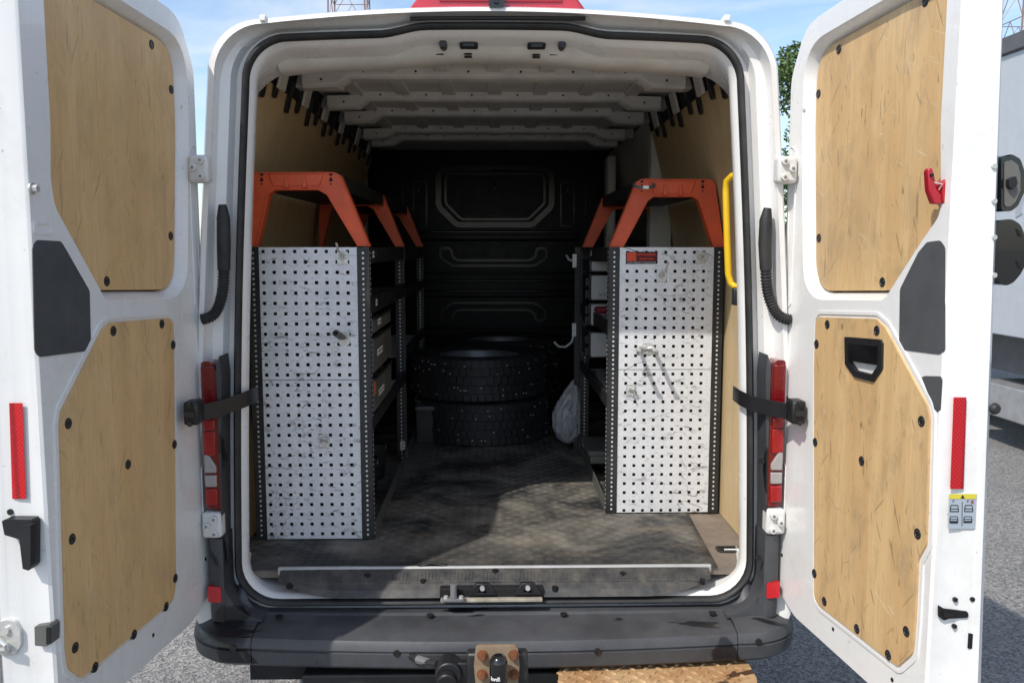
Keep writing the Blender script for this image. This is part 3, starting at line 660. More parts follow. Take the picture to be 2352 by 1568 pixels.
# rear road wheels (mostly hidden)
def wheel_mesh(OD, W, rim_r, tread=True):
    R_ = OD/2; h = W/2
    t = [(rim_r, -h*.72), (rim_r+.02, -h*.90), (R_*.82, -h), (R_*.94, -h*.95), (R_*.972, -h*.84), (R_*.970, -h*.5), (R_*.970, h*.5), (R_*.972, h*.84), (R_*.94, h*.95), (R_*.82, h), (rim_r+.02, h*.90), (rim_r, h*.72)]
    a = MB(); a.lathe(t, (0,0,0), 56)
    rm = [(rim_r*1.01, -h*.74), (rim_r*1.04, -h*.80), (rim_r*.97, -h*.78), (rim_r*.90, -h*.5), (rim_r*.88, h*.2), (rim_r*.90, h*.5), (rim_r*.97, h*.78), (rim_r*1.04, h*.80), (rim_r*1.01, h*.74)]
    c_ = MB(); c_.lathe(rm, (0,0,0), 40)
    d = MB(); d.lathe([(rim_r*.89, h*.25), (rim_r*.72, h*.30), (rim_r*.60, h*.12), (rim_r*.42, h*.18), (rim_r*.36, h*.30), (.002, h*.30)], (0,0,0), 40)
    tb = MB()
    n = 60
    for k in range(n):
        q0 = 2*math.pi*k/n
        for row, (z0, z1, sk) in enumerate(((-.92,-.60,.05),(-.56,-.22,-.08),(-.18,.18,.08),(.22,.56,-.08),(.60,.92,.05))):
            q = q0+(.5*2*math.pi/n if row % 2 else 0); w_ = 2*math.pi/n*.40
            rr = R_ if abs(row-2) < 2 else R_*.992
            P = []
            for r in (R_*.955, rr):
                for zz, s_ in ((z0,-1),(z0,1),(z1,1),(z1,-1)):
                    aa = q+s_*w_+sk*(zz)*.35; P.append((r*math.cos(aa), r*math.sin(aa), zz*h*.98))
            tb.add(P, [(4,5,6,7),(0,1,5,4),(1,2,6,5),(2,3,7,6),(3,0,4,7)])
    sd = MB()
    for k in range(90):
        q = random.random()*2*math.pi; z = random.choice((-.75,-.42,.42,.75,-.66,.66,.3,-.3))*h
        for_r = R_+.001; ca, sa = math.cos(q), math.sin(q)
        sd.cyl((for_r*.998*ca, for_r*.998*sa, z), ((for_r+.0022)*ca, (for_r+.0022)*sa, z), .0036, 6)
    return a, c_, d, tb, sd
WM = None
def wheel_parts(OD, W, rim_r):
    a, c_, d, tb, sd = wheel_mesh(OD, W, rim_r)
    out = []
    for nm, mb, mt, sm in (('tyre', a, 'tyre', 60), ('rim', c_, 'rim', 50), ('wheel_disc', d, 'rim', 50), ('tread_blocks', tb, 'tyre', 20), ('tyre_studs', sd, 'bright', 30)):
        me = mb.mesh(nm, sm); me.materials.append(M[mt]); out.append((nm, me))
    return out
WP = wheel_parts(.77, .245, .225)
for sx in (-1, 1):
    w = link('road_wheel', WP[0][1], van, (sx*.84, 4.3, .285)); w.rotation_euler = (0, math.pi/2, 0); w.scale = (.74, .74, .74)
    for nm, me in WP[1:4]:
        c_ = link(nm, me, None, (0, 0, 0)); c_.parent = w; c_.location = (0, 0, 0)
        if nm == 'tread_blocks': c_['kind'] = 'stuff'
# ------------------------------------------------------------------ rear doors
A7 = math.radians(7.0); HX, HY = .93, 2.80
def dframe(sx):
    e = Vector((sx*math.sin(A7), -math.cos(A7), 0)); t = Vector((sx*math.cos(A7), math.sin(A7), 0)); o_ = Vector((sx*HX, HY, 0))
    return lambda s_, z, d: o_ + e*s_ + t*d + Vector((0, 0, z))
def dsz(sx, u, v, d=0):
    fr = dframe(sx); p0 = fr(0, 0, d); nrm = fr(0, 0, 1)-fr(0, 0, 0); r = ray(u, v)
    p = C0 + r*((p0-C0).dot(nrm)/r.dot(nrm)); e = fr(1, 0, 0)-fr(0, 0, 0)
    return ((p-p0).dot(e), p.z)
def tt(t, z): return t*(1+.55*min(1, max(0, (2.25-z)/1.2)))
clip = MB(); clip.lathe([(0, .0004), (.0065, .0004), (.0075, -.0008), (.0095, .0016), (.0125, .0014), (.0135, .0002), (.0135, -.003)], (0,0,0), 14, axis='y'); 
clip.v = [(x, -y, z) for x, y, z in clip.v]
clip_me = clip.mesh('panel_clip', 50); clip_me.materials.append(M['black'])
def build_door(sx):
    fr = dframe(sx); Lf = sx < 0
    def S(pts, d=0): return [dsz(sx, u, v, d) for u, v in pts]
    if Lf:
        up = S([(104,290),(105,415),(113,465),(223,666),(400,665),(402,290),(396,110),(220,5)], .03)
        low = S([(236,755),(252,741),(388,730),(398,745),(403,1335),(398,1378),(187,1557),(158,1535),(152,1490),(138,975),(141,945)], -.004)
        felt = S([(74,565),(84,551),(139,554),(149,570),(205,668),(208,795),(192,807),(90,820),(79,806)])
        clips = [(348,103,.03),(393,206,.03),(392,542,.03),(245,646,.03),(255,760,0),(367,744,0),(393,792,0),(151,972,0),(396,1020,0),(289,1066,0),(160,1237,0),(398,1327,0),(377,1392,0),(303,1456,0),(167,1486,0),(213,1531,0)]
    else:
        up = S([(2172,290),(2172,482),(2134,536),(2050,667),(1875,668),(1873,290),(1878,122),(2099,0)], .03)
        low = S([(1880,728),(2012,732),(2034,752),(2130,930),(2136,958),(2128,1250),(2109,1285),(2103,1420),(2096,1500),(2062,1530),(1882,1390),(1871,1372),(1871,834),(1874,740)], -.004)
        felt = S([(2130,556),(2160,552),(2172,568),(2170,806),(2158,814),(2078,804),(2066,790),(2068,664),(2110,580)])
        clips = [(1927,114,.03),(1880,216,.03),(1881,547,.03),(2027,648,.03),(2126,3,.03),(1905,745,0),(2019,759,0),(1880,790,0),(2122,967,0),(1877,1015,0),(1984,1058,0),(2113,1225,0),(1875,1316,0),(1898,1380,0),(1973,1443,0),(2087,1449,0),(2045,1503,0)]
    # extend the upper sheet past the top of the frame
    sfree = up[0][0]; slope = (up[-1][1]-up[-2][1])/(up[-1][0]-up[-2][0]); ztop = up[-1][1]+slope*(sfree-up[-1][0])
    up = up + [(sfree, ztop-.01)]
    up = rounded(up, ([0,.10,.05,.02,.10,0,.10,0,.02] if Lf else [0,.03,.05,.02,.10,0,.10,0,.02])[:len(up)], 7)
    low = rounded(low, .03, 4); felt = rounded(felt, .02, 4)
    W = .832; zb, zt = .535, max(p[1] for p in up)+.105
    zh = zt-.045
    outl = rounded([(0.012, zb+.05), (.16, zb), (W-.02, zb), (W, zb+.02), (W, zt-.02), (W-.06, zt), (.10, zh), (.012, zh-.14)], [.10,.12,.01,.01,.02,.06,.12,.12], 8)
    hA = offset(up, .026); hB = offset(up, .004)
    if not Lf: hA = [(min(p[0], W-.020), p[1]) for p in hA]
    hA = [(min(p[0], W-.016), p[1]) for p in hA]
    # inner stamped sheet with the recess and a sloping rim
    b = MB(); loops = [outl, hA]; flat = outl+hA
    tris = tessellate_polygon([[Vector((p[0], p[1], 0)) for p in L] for L in loops])
    b.add([fr(p[0], p[1], 0) for p in flat], [tuple(t) for t in tris])
    b.loft([[fr(p[0], p[1], 0) for p in hA], [fr(p[0], p[1], .006) for p in offset(hA, -.004)], [fr(p[0], p[1], .042) for p in hB]])
    b.loft([[fr(p[0], p[1], 0) for p in outl], [fr(p[0], p[1], .006) for p in offset(outl, .006)], [fr(p[0], p[1], tt(.044, p[1])) for p in offset(outl, .011)], [fr(p[0], p[1], tt(.047, p[1])) for p in offset(outl, .0135)], [fr(p[0], p[1], tt(.068, p[1])) for p in offset(outl, .014)]])
    big = offset(outl, .016)
    b.loft([[fr(p[0], p[1], tt(.068, p[1])) for p in offset(outl, .014)], [fr(p[0], p[1], tt(.070, p[1])) for p in big], [fr(p[0], p[1], tt(.082, p[1])) for p in offset(big, .004)], [fr(p[0], p[1], tt(.094, p[1])) for p in offset(big, -.010)]], True, False, True)
    door = obj('rear_door', b, M['paint'], van, smooth=38, label='open %s rear door lined with birch plywood' % ('left-hand' if Lf else 'right-hand'))
    b = MB(); b.prism(up, fr, .030, .041); obj('plywood_panel', b, M['ply' if Lf else 'ply2'], door, label='upper plywood panel of the door')
    holes = []
    if not Lf:
        cup = S([(1947,777),(1953,777),(2026,783),(2030,790),(2029,845),(2010,873),(1968,862),(1948,834)], -.004); holes = [offset(cup, -.004)]
    b = MB(); b.prism(low, fr, -.006, .003, holes); obj('plywood_panel', b, M['ply' if Lf else 'ply2'], door, bevel=.0015, label='lower plywood panel of the door')
    b = MB(); b.prism(felt, fr, -.0015, .001); obj('felt_patch', b, M['felt'], door)
    # pressed rim line around the lower panel
    b = MB(); rim = offset(low, .012); b.prism(offset(low, .018), fr, -.0035, .001, [offset(low, .009)]); obj('pressed_rim', b, M['paint'], door, bevel=.002)
    if not Lf:
        b = MB(); b.prism([(2*0+p[0], p[1]) for p in S([(2118,866),(2126,863),(2161,864),(2164,872),(2160,940),(2154,946),(2146,938)])], fr, -.0015, .001); obj('felt_patch', b, M['felt'], door)
        b = MB(); b.prism(offset(cup, .004), fr, -.012, .004, [offset(cup, -.014)]); hb = obj('latch_cup', b, M['black'], door, bevel=.003)
        b = MB(); b.prism(offset(cup, -.013), fr, .020, .026); obj('cup_base', b, M['black'], hb)
        q = S([(1962,790),(2016,796),(2018,826),(1962,820)], 0); b = MB(); b.prism(rounded(q, .006), fr, -.006, .012); obj('pull_lever', b, M['black'], hb, bevel=.004)
    rotz = math.atan2(-1*(fr(0,0,-1)-fr(0,0,0)).x, (fr(0,0,-1)-fr(0,0,0)).y)+math.pi
    nv = fr(0,0,-1)-fr(0,0,0); rotz = math.atan2(nv.x, -nv.y)
    for u, v, d in clips:
        s_, z = dsz(sx, u, v, d); piece('panel_clip', clip_me, door, fr(s_, z, d-(.0005 if d else .0065)), (0, 0, rotz))
    for s0_, z0_, z1_ in ((.045, .78, 1.02), (.045, 1.50, 2.02)):
        L = rounded([(s0_-.022, z0_), (s0_+.022, z0_+.02), (s0_+.022, z1_-.02), (s0_-.022, z1_)], .012, 4); b = MB(); b.prism(L, fr, -.0025, .001, [offset(L, -.005)]); obj('pressed_bead', b, M['paint'], door, bevel=.0015)
    for s_, z in ((.06, 1.22), (.06, .70), (.30, 1.475), (.55, 1.455), (.70, .60), (.40, .60), (.10, 2.12)):
        b = MB(); b.cyl(fr(s_, z, -.0012), fr(s_, z, .002), .006, 12); obj('drain_hole', b, M['hole'] if z < 1.3 else M['paint'], door)
    return fr, door, W, zt, S
frL, doorL, WL, ztL, SL = build_door(-1)
frR, doorR, WR, ztR, SR = build_door(1)
# end faces of the doors: frame (t, z) at distance s
def endbox(fr, t0, t1, z0, z1, s0, s1): b = MB(); b.fbox(lambda t, z, s_: fr(s_, z, t), t0, t1, z0, z1, s0, s1); return b
def end_tz(sx, u, v, s_):
    fr = dframe(sx); p0 = fr(s_, 0, 0); nrm = fr(1,0,0)-fr(0,0,0); r = ray(u, v); p = C0+r*((p0-C0).dot(nrm)/r.dot(nrm)); t = fr(0,0,1)-fr(0,0,0)
    return ((p-p0).dot(t), p.z)
def endprism(sx, pts, s0, s1, rad=0, holes=()):
    fr = dframe(sx); L = [end_tz(sx, u, v, s0) for u, v in pts]
    if rad: L = rounded(L, rad)
    b = MB(); b.prism(L, lambda t, z, s_: fr(s_, z, t), s0, s1, holes); return b
ES = WL+.0125
obj('reflector_strip', endprism(-1, [(22,925),(52,925),(60,1145),(29,1145)], ES+.004, ES+.0055), M['reflect'], doorL)
obj('reflector_strip', endprism(1, [(2190,912),(2219,912),(2212,1122),(2182,1122)], ES+.004, ES+.0055), M['reflect'], doorR)
for t0_, t1_, so in ((.084, .100, .018), (.097, .116, .008)):
    b = MB(); zz = [.52, .7, .9, 1.05, 1.3, 1.6, 1.9, 2.25, ztL+.01]
    b.loft([[frL(WL+so, z, tt(t0_, z)), frL(WL+so+.018, z, tt(t0_, z)), frL(WL+so+.018, z, tt(t0_, z)+t1_-t0_), frL(WL+so, z, tt(t0_, z)+t1_-t0_)] for z in zz], True, True, True)
    obj('edge_rubber', b, M['rubber'], doorL, bevel=.004)
# left door: bolt handle, striker, catch box, bolt
b = endprism(-1, [(4,1196),(12,1192),(70,1193),(75,1200),(74,1300),(66,1310),(52,1306),(44,1238),(10,1228)], ES+.028, ES, .004); hl = obj('release_handle', b, M['black'], doorL, bevel=.006)
b = endprism(-1, [(50,1205),(70,1205),(70,1300),(58,1302)], ES+.040, ES+.02, .004); obj('handle_grip', b, M['black'], hl, bevel=.004)
b = endprism(-1, [(-8,1434),(8,1424),(34,1426),(45,1445),(47,1480),(34,1504),(6,1506),(-8,1494)], ES+.012, ES, .012); st = obj('door_striker', b, M['zinc'], doorL, bevel=.003)
for v in (1452, 1482):
    t, z = end_tz(-1, 18, v-(8 if v < 1470 else -8), ES+.01); b = MB(); b.cyl(frL(ES+.012, z, t), frL(ES+.020, z, t), .0085, 12); obj('striker_bolt', b, M['zinc'], st)
P = [frL(ES+s_, end_tz(-1, 10, v, ES)[1], end_tz(-1, u, v, ES)[0]) for u, v, s_ in ((-5,1458,.012),(20,1456,.03),(38,1464,.036),(38,1472,.036),(20,1478,.03),(-5,1478,.012))]
b = MB(); b.tube(P, .0055, 8); obj('striker_loop', b, M['zinc'], st)
b = endprism(-1, [(79,1438),(112,1434),(118,1440),(117,1478),(106,1484),(80,1482)], ES+.012, ES-.02, .003); cbx = obj('catch_box', b, M['drawer'], doorL, bevel=.003)
b = endprism(-1, [(106,1440),(116,1440),(116,1476),(106,1480)], ES+.0135, ES+.010, .002); obj('catch_mouth', b, M['hole'], cbx)
t, z = end_tz(-1, 26, 1174, ES); b = MB(); b.cyl(frL(ES, z, t), frL(ES+.006, z, t), .007, 12); obj('rubber_stop', b, M['black'], doorL)
s_, z = dsz(-1, 72, 433, 0); b = MB(); b.cyl(frL(s_, z, 0), frL(s_, z, -.016), .008, 6); b.cyl(frL(s_, z, 0), frL(s_, z, -.004), .013, 14); obj('frame_bolt', b, M['zinc'], doorL)
b = MB(); b.prism(rounded(SL([(74,508),(118,508),(128,540),(76,538)]), .012), frL, -.003, .001, [rounded(SL([(80,514),(113,514),(120,534),(81,532)]), .009)]); obj('pressed_pocket', b, M['paint'], doorL, bevel=.002)
# right door: sticker, latch, stop, slot, outside handle and lamp housing
stk = endprism(1, [(2180,1134),(2243,1134),(2239,1213),(2177,1213)], ES+.004, ES+.0052); stk = obj('warning_sticker', stk, M['stickergrey'], doorR)
obj('sticker_header', endprism(1, [(2180,1134),(2243,1134),(2242,1145),(2180,1145)], ES+.0054, ES+.006), M['stickeryellow'], stk)
ink = MB()
def inkpoly(pts):
    L = [end_tz(1, u, v, ES+.006) for u, v in pts]; ink.prism(L, lambda t, z, s_: frR(s_, z, t), ES+.0058, ES+.0064)
inkpoly([(2206,1144),(2211,1135.5),(2216,1144)])
inkpoly([(2209.6,1152),(2210.6,1152),(2210,1208),(2209,1208)])
def vanicon(u, v, w, h):
    inkpoly([(u-w,v-h*.1),(u-w*.8,v-h),(u+w*.8,v-h),(u+w*.75,v-h*.85),(u-w*.72,v-h*.85),(u-w*.85,v-h*.1)])
    inkpoly([(u+w*.72,v-h*.95),(u+w*.85,v-h*.95),(u+w,v),(u+w*.88,v)])
    inkpoly([(u-w,v-h*.1),(u+w,v-h*.1),(u+w,v+h*.05),(u-w,v+h*.05)]); inkpoly([(u-w,v),(u-w*.85,v),(u-w*.85,v+h*.7),(u-w,v+h*.7)])
    inkpoly([(u+w*.85,v),(u+w,v),(u+w,v+h*.7),(u+w*.85,v+h*.7)]); inkpoly([(u-w,v+h*.55),(u+w,v+h*.55),(u+w,v+h*.75),(u-w,v+h*.75)])
vanicon(2192, 1168, 10, 9); vanicon(2225, 1168, 10, 9); vanicon(2191, 1192, 10, 7); vanicon(2223, 1192, 10, 7)
inkpoly([(2181,1196),(2200,1196),(2200,1201),(2181,1201)]); inkpoly([(2213,1196),(2232,1196),(2232,1200),(2213,1200)])
obj('sticker_pictogram', ink, M['ink'], stk, smooth=None)
for u in (2192, 2225):
    t, z = end_tz(1, u-2, 1151, ES+.006); text('P', .010, M['ink'], stk, lambda a, c: frR(ES+.0062, z+c, t+a))
ink2 = MB()
for seg_ in ([(2230,1147),(2237,1155),(2236,1156),(2229,1148)], [(2236,1147),(2237,1148),(2230,1156),(2229,1155)]):
    ink2.prism([end_tz(1, u, v, ES+.006) for u, v in seg_], lambda t, z, s_: frR(s_, z, t), ES+.0064, ES+.0068)
obj('red_cross', ink2, M['red'], stk, smooth=None)
obj('door_latch', endprism(1, [(2157,1390),(2170,1398),(2222,1404),(2225,1411),(2222,1418),(2180,1420),(2168,1424),(2157,1416)], ES+.0055, ES, .002), M['hole'], doorR)
obj('latch_claw', endprism(1, [(2165,1404),(2195,1408),(2192,1416),(2170,1418)], ES+.010, ES, .002), M['gloss'], doorR, bevel=.002)
for u, v in ((2192,1375),(2231,1374),(2190,1436)):
    t, z = end_tz(1, u, v, ES); b = MB(); b.cyl(frR(ES, z, t), frR(ES+.006, z, t), .0058, 10); obj('latch_screw', b, M['black'], doorR)
obj('drain_slot', endprism(1, [(2226,1454),(2235,1455),(2233,1489),(2224,1489)], ES+.005, ES, .002), M['hole'], doorR)
t, z = end_tz(1, 2284, 938, ES); b = MB(); b.lathe([(0,.012),(.008,.011),(.0125,.006),(.014,0)], (0,0,0), 16); b.v = [tuple(frR(ES+c, z+bb, t+a)) for a, bb, c in b.v]; obj('rubber_stop', b, M['rubber'], doorR)
pk = endprism(1, [(2112,1352),(2140,1360),(2160,1390),(2158,1440),(2138,1450),(2118,1430)], ES+.001, ES-.01, .01)
# outside door furniture at the free edge
ph = endprism(1, [(2300,362),(2305,358),(2324,354),(2344,365),(2354,395),(2354,440),(2349,450),(2339,472),(2324,485),(2306,486),(2300,480)], WR-.005, WR-.09, .02); ph = obj('plate_lamp_housing', ph, M['gloss'], doorR, bevel=.006, seg=3)
obj('housing_insert', endprism(1, [(2308,372),(2324,368),(2338,378),(2344,400),(2344,438),(2334,462),(2322,474),(2308,475)], WR-.002, WR-.03, .008), M['greywall'], ph, bevel=.003)
obj('housing_socket', endprism(1, [(2318,412),(2334,404),(2338,422),(2328,436),(2318,428)], WR+.010, WR-.02, .004), M['black'], ph, bevel=.003)
hd_ = obj('outer_handle', endprism(1, [(2286,515),(2299,505),(2324,503),(2344,515),(2354,540),(2358,580),(2354,612),(2344,630),(2329,648),(2309,658),(2291,645),(2284,615)], WR-.000, WR-.10, .03), M['gloss'], doorR, bevel=.016, seg=4)
for v in (525, 598): obj('handle_notch', endprism(1, [(2334,v),(2343,v+6),(2346,v+20),(2338,v+16)], WR+.0015, WR-.01), M['hole'], hd_)
for v in (382, 462, 545, 632):
    t, z = end_tz(1, 2283, v, WR+.02); b = MB(); b.cyl(frR(WR+.010, z, t), frR(WR+.024, z, t), .006, 8); obj('housing_screw', b, M['zinc'], doorR)
# red emergency hammer holder on the right door
eh = empty('hammer_holder', tuple(frR(.80, 1.70, -.02)), 'red plastic emergency hammer in its holder on the upper plywood of the right-hand door', 'emergency hammer')
def exz(pts): return [(atY(u, v, 2.03).x, atY(u, v, 2.03).z) for u, v in pts]
b = MB(); b.prism(exz([(2146,425),(2163,403),(2183,399),(2183,486),(2166,487),(2147,463)]), XZ, 1.995, 2.03); hb = obj('holder_body', b, M['red'], eh, bevel=.003)
b = MB(); b.prism(exz([(2116,393),(2120,388),(2128,389),(2134,415),(2137,435),(2151,452),(2150,470),(2130,470),(2119,440)]), XZ, 2.0, 2.022); hh = obj('hammer_grip', b, M['red'], eh, bevel=.003)
b = MB(); b.cyl((exz([(2124,405)])[0][0], 1.994, exz([(2124,405)])[0][1]), (exz([(2124,405)])[0][0], 2.002, exz([(2124,405)])[0][1]), .004, 8); obj('grip_eyelet', b, M['hole'], hh)
pp = exz([(2134,430)])[0]; b = MB(); b.tube([(pp[0]-.004, 1.998, pp[1]+.008), (pp[0]+.01, 1.99, pp[1]+.004), (pp[0]+.006, 1.996, pp[1]-.008)], .0015, 5); obj('retaining_wire', b, M['zinc'], eh)
# ------------------------------------------------------------------ rubber matting on the cargo floor
MZ = .617
mat_r = [(atZ(1585,1185,MZ)), (atZ(1648,1300,MZ))]
b = MB()
nx, ny = 60, 40
def mat_edge(t):   # right-hand edge of the matting, runs slightly outwards to the rear
    y = 2.862+(6.15-2.862)*t; k = (y-mat_r[1].y)/(mat_r[0].y-mat_r[1].y); return mat_r[1].x+(mat_r[0].x-mat_r[1].x)*min(k, 1.4)
def mat_z(x, y): return MZ + .020*math.exp(-((x+.215)/.050)**2)*math.exp(-((y-2.862)/.035)**2) + .001*math.sin(x*9+y*7)
vs = []; fs = []
for j in range(ny+1):
    t = (j/ny)**1.8; y = 2.862+(6.15-2.862)*t; xr = mat_edge(t)
    for i in range(nx+1):
        x = -.915+(xr+.915)*i/nx; vs.append((x, y, mat_z(x, y)))
for j in range(ny):
    for i in range(nx): a = j*(nx+1)+i; fs.append((a, a+1, a+nx+2, a+nx+1))
b.add(vs, fs)
mato = obj('floor_mat', b, M['mat']); 
so_ = mato.modifiers.new('Solidify', 'SOLIDIFY'); so_.thickness = .004; so_.offset = -1
tag(mato, 'dusty black rubber tread matting covering the van floor', 'floor mat')
b = MB(); P0 = .034; y = 2.875; r = 0
while y < 4.95:
    x = -.90; k = 0; xr = mat_edge((y-2.862)/(6.15-2.862))-.02
    while x < xr:
        a = math.radians(45 if (r+k) % 2 else -45)+random.uniform(-.03, .03); ca, sa = math.cos(a), math.sin(a)
        for q_ in (-1.5, -.5, .5, 1.5):
            ox, oy = -sa*q_*.0068, ca*q_*.0068; z0 = mat_z(x, y)
            def T(l, w, h): return (x+ox+ca*l-sa*w, y+oy+sa*l+ca*w, z0+h)
            b.add([T(-.0125,-.0022,0),T(.0125,-.0022,0),T(.0125,.0022,0),T(-.0125,.0022,0),T(-.0105,-.0011,.0010),T(.0105,-.0011,.0010),T(.0105,.0011,.0010),T(-.0105,.0011,.0010)],
                  [(4,5,6,7),(0,1,5,4),(1,2,6,5),(2,3,7,6),(3,0,4,7)])
        x += P0; k += 1
    y += P0; r += 1
obj('tread_bars', b, M['mat'], mato, smooth=None, kind='stuff')
# ------------------------------------------------------------------ shelf racks
def perforated(x0, x1, z0, z1, xc, zc, hw, Y, th=.0016):
    b = MB(); X = [x0]; Z = [z0]
    for x in xc: X += [x-hw, x+hw]
    for z in sorted(zc): Z += [z-hw, z+hw]
    X.append(x1); Z.append(z1); n = len(X)
    for d in (Y, Y+th):
        vs = [(x, d, z) for z in Z for x in X]; fs = []
        for j in range(len(Z)-1):
            for i in range(n-1):
                if i % 2 and j % 2: continue
                fs.append((j*n+i, j*n+i+1, (j+1)*n+i+1, (j+1)*n+i))
        b.add(vs, fs)
    for z in zc:
        for x in xc:
            b.add([(x-hw,Y,z-hw),(x+hw,Y,z-hw),(x+hw,Y,z+hw),(x-hw,Y,z+hw),(x-hw,Y+th,z-hw),(x+hw,Y+th,z-hw),(x+hw,Y+th,z+hw),(x-hw,Y+th,z+hw)], [(0,1,5,4),(1,2,6,5),(2,3,7,6),(3,0,4,7)])
    return b
def dots(x, Y, z0, z1, face='y', pitch=.0186, r=.0042):
    b = MB(); z = z0
    while z < z1:
        if face == 'y': b.cyl((x, Y-.0012, z), (x, Y+.002, z), r, 8)
        else: b.cyl((x-.0012*face, Y, z), (x+.002*face, Y, z), r, 8)
        z += pitch
    return b
TOP = atY(840, 568, 3.16).z
def rack(sx, Yf, Yposts, label, name, panel, cols, rowv, split_v, post_in, post_out, levels):
    root = empty(name, (sx*.68, (Yf+Yposts[-1])/2, MZ), label, 'shelf rack', 'shelf racks along the van walls')
    z0 = MZ+.001
    px0, px1 = sorted((atY(panel[0], 700, Yf).x, atY(panel[1], 700, Yf).x))
    xc = [atY(cols[0], rowv[0], Yf).x+(atY(cols[1], rowv[0], Yf).x-atY(cols[0], rowv[0], Yf).x)*k/8 for k in range(9)]
    za, zb = atY(700, rowv[0], Yf).z, atY(700, rowv[1], Yf).z; zc = [za+(zb-za)*k/28 for k in range(29)]
    zsp = (zc[12]+zc[13])/2
    p1 = perforated(px0, px1, zsp+.0012, TOP, xc, zc[:13], .0060, Yf); obj('perforated_panel', p1, M['galv'], root, smooth=None)
    p1 = perforated(px0, px1, z0+.004, zsp-.0012, xc, zc[13:], .0060, Yf); obj('perforated_panel', p1, M['galv'], root, smooth=None)
    b = MB(); b.box(px0+.004, px1-.004, Yf+.05, Yf+.052, z0+.01, TOP-.01); obj('panel_backing', b, M['lining'], root)
    xi0, xi1 = sorted((atY(post_in[0], 700, Yf).x, atY(post_in[1], 700, Yf).x)); xo0, xo1 = sorted((atY(post_out[0], 700, Yf).x, atY(post_out[1], 700, Yf).x))
    Xin = xi1 if sx < 0 else xi0
    for k, Y in enumerate([Yf]+Yposts):
        yy = Y-.003 if k == 0 else Y-.02
        b = MB(); b.box(xi0, xi1, yy, yy+.0025, z0, TOP+.001); b.box(Xin-.0025 if sx < 0 else Xin, Xin if sx < 0 else Xin+.0025, yy+.0025, yy+.042, z0, TOP+.001)
        po = obj('post', b, M['steel'], root)
        obj('post_rivets', dots((xi0+xi1)/2, yy, z0+.02, TOP-.01), M['bright'], po, kind='stuff')
        obj('post_rivets', dots(Xin-.0 if sx < 0 else Xin, yy+.022, z0+.02, TOP-.01, face=-1 if sx < 0 else 1, r=.0038), M['bright'], po, kind='stuff')
        b = MB(); b.box(xo0, xo1, yy, yy+.0025, z0, TOP+.001); b.box(min(xo0, xo1), min(xo0, xo1)+.0025, yy+.0025, yy+.04, z0, TOP+.001)
        po = obj('post', b, M['steel'], root)
        obj('post_rivets', dots((xo0+xo1)/2, yy, z0+.02, TOP-.01), M['zinc'] if sx < 0 else M['bright'], po, kind='stuff')
    Ys = [Yf]+Yposts; xa, xb = (xo0+.004, Xin) if sx < 0 else (Xin, xo1-.004)
    for k in range(len(Ys)-1):
        for h, lip in levels[k]:
            z = CAM_Z+h; b = MB(); y0, y1 = Ys[k]+.042, Ys[k+1]-.022
            b.box(xa, xb, y0, y1, z-lip+.004, z-lip+.006); tr = obj('shelf_tray', b, M['galv'], root)
            b = MB(); s0, s1 = (Xin-.0015, Xin+.002) if sx < 0 else (Xin-.002, Xin+.0015)
            b.box(s0, s1, y0-.03, y1+.02, z-lip, z); b.box(min(s0, s1)-.012 if sx < 0 else max(s0, s1), min(s0, s1) if sx < 0 else max(s0, s1)+.012, y0, y1, z-.002, z); obj('shelf_lip', b, M['steel'], tr)
        b = MB(); s0, s1 = (Xin-.003, Xin+.001) if sx < 0 else (Xin-.001, Xin+.003)
        b.box(s0, s1, Ys[k]+.03, Ys[k+1]-.02, z0, z0+.055); obj('plinth_rail', b, M['drawer'], root)
        b = MB(); b.box(s0, s1, Ys[k]+.03, Ys[k+1]-.02, TOP-.058, TOP); b.box(xa, xb, Ys[k]+.042, Ys[k+1]-.022, TOP-.006, TOP-.003); obj('top_shelf', b, M['steel'], root)
    return root, Xin, xa, xb
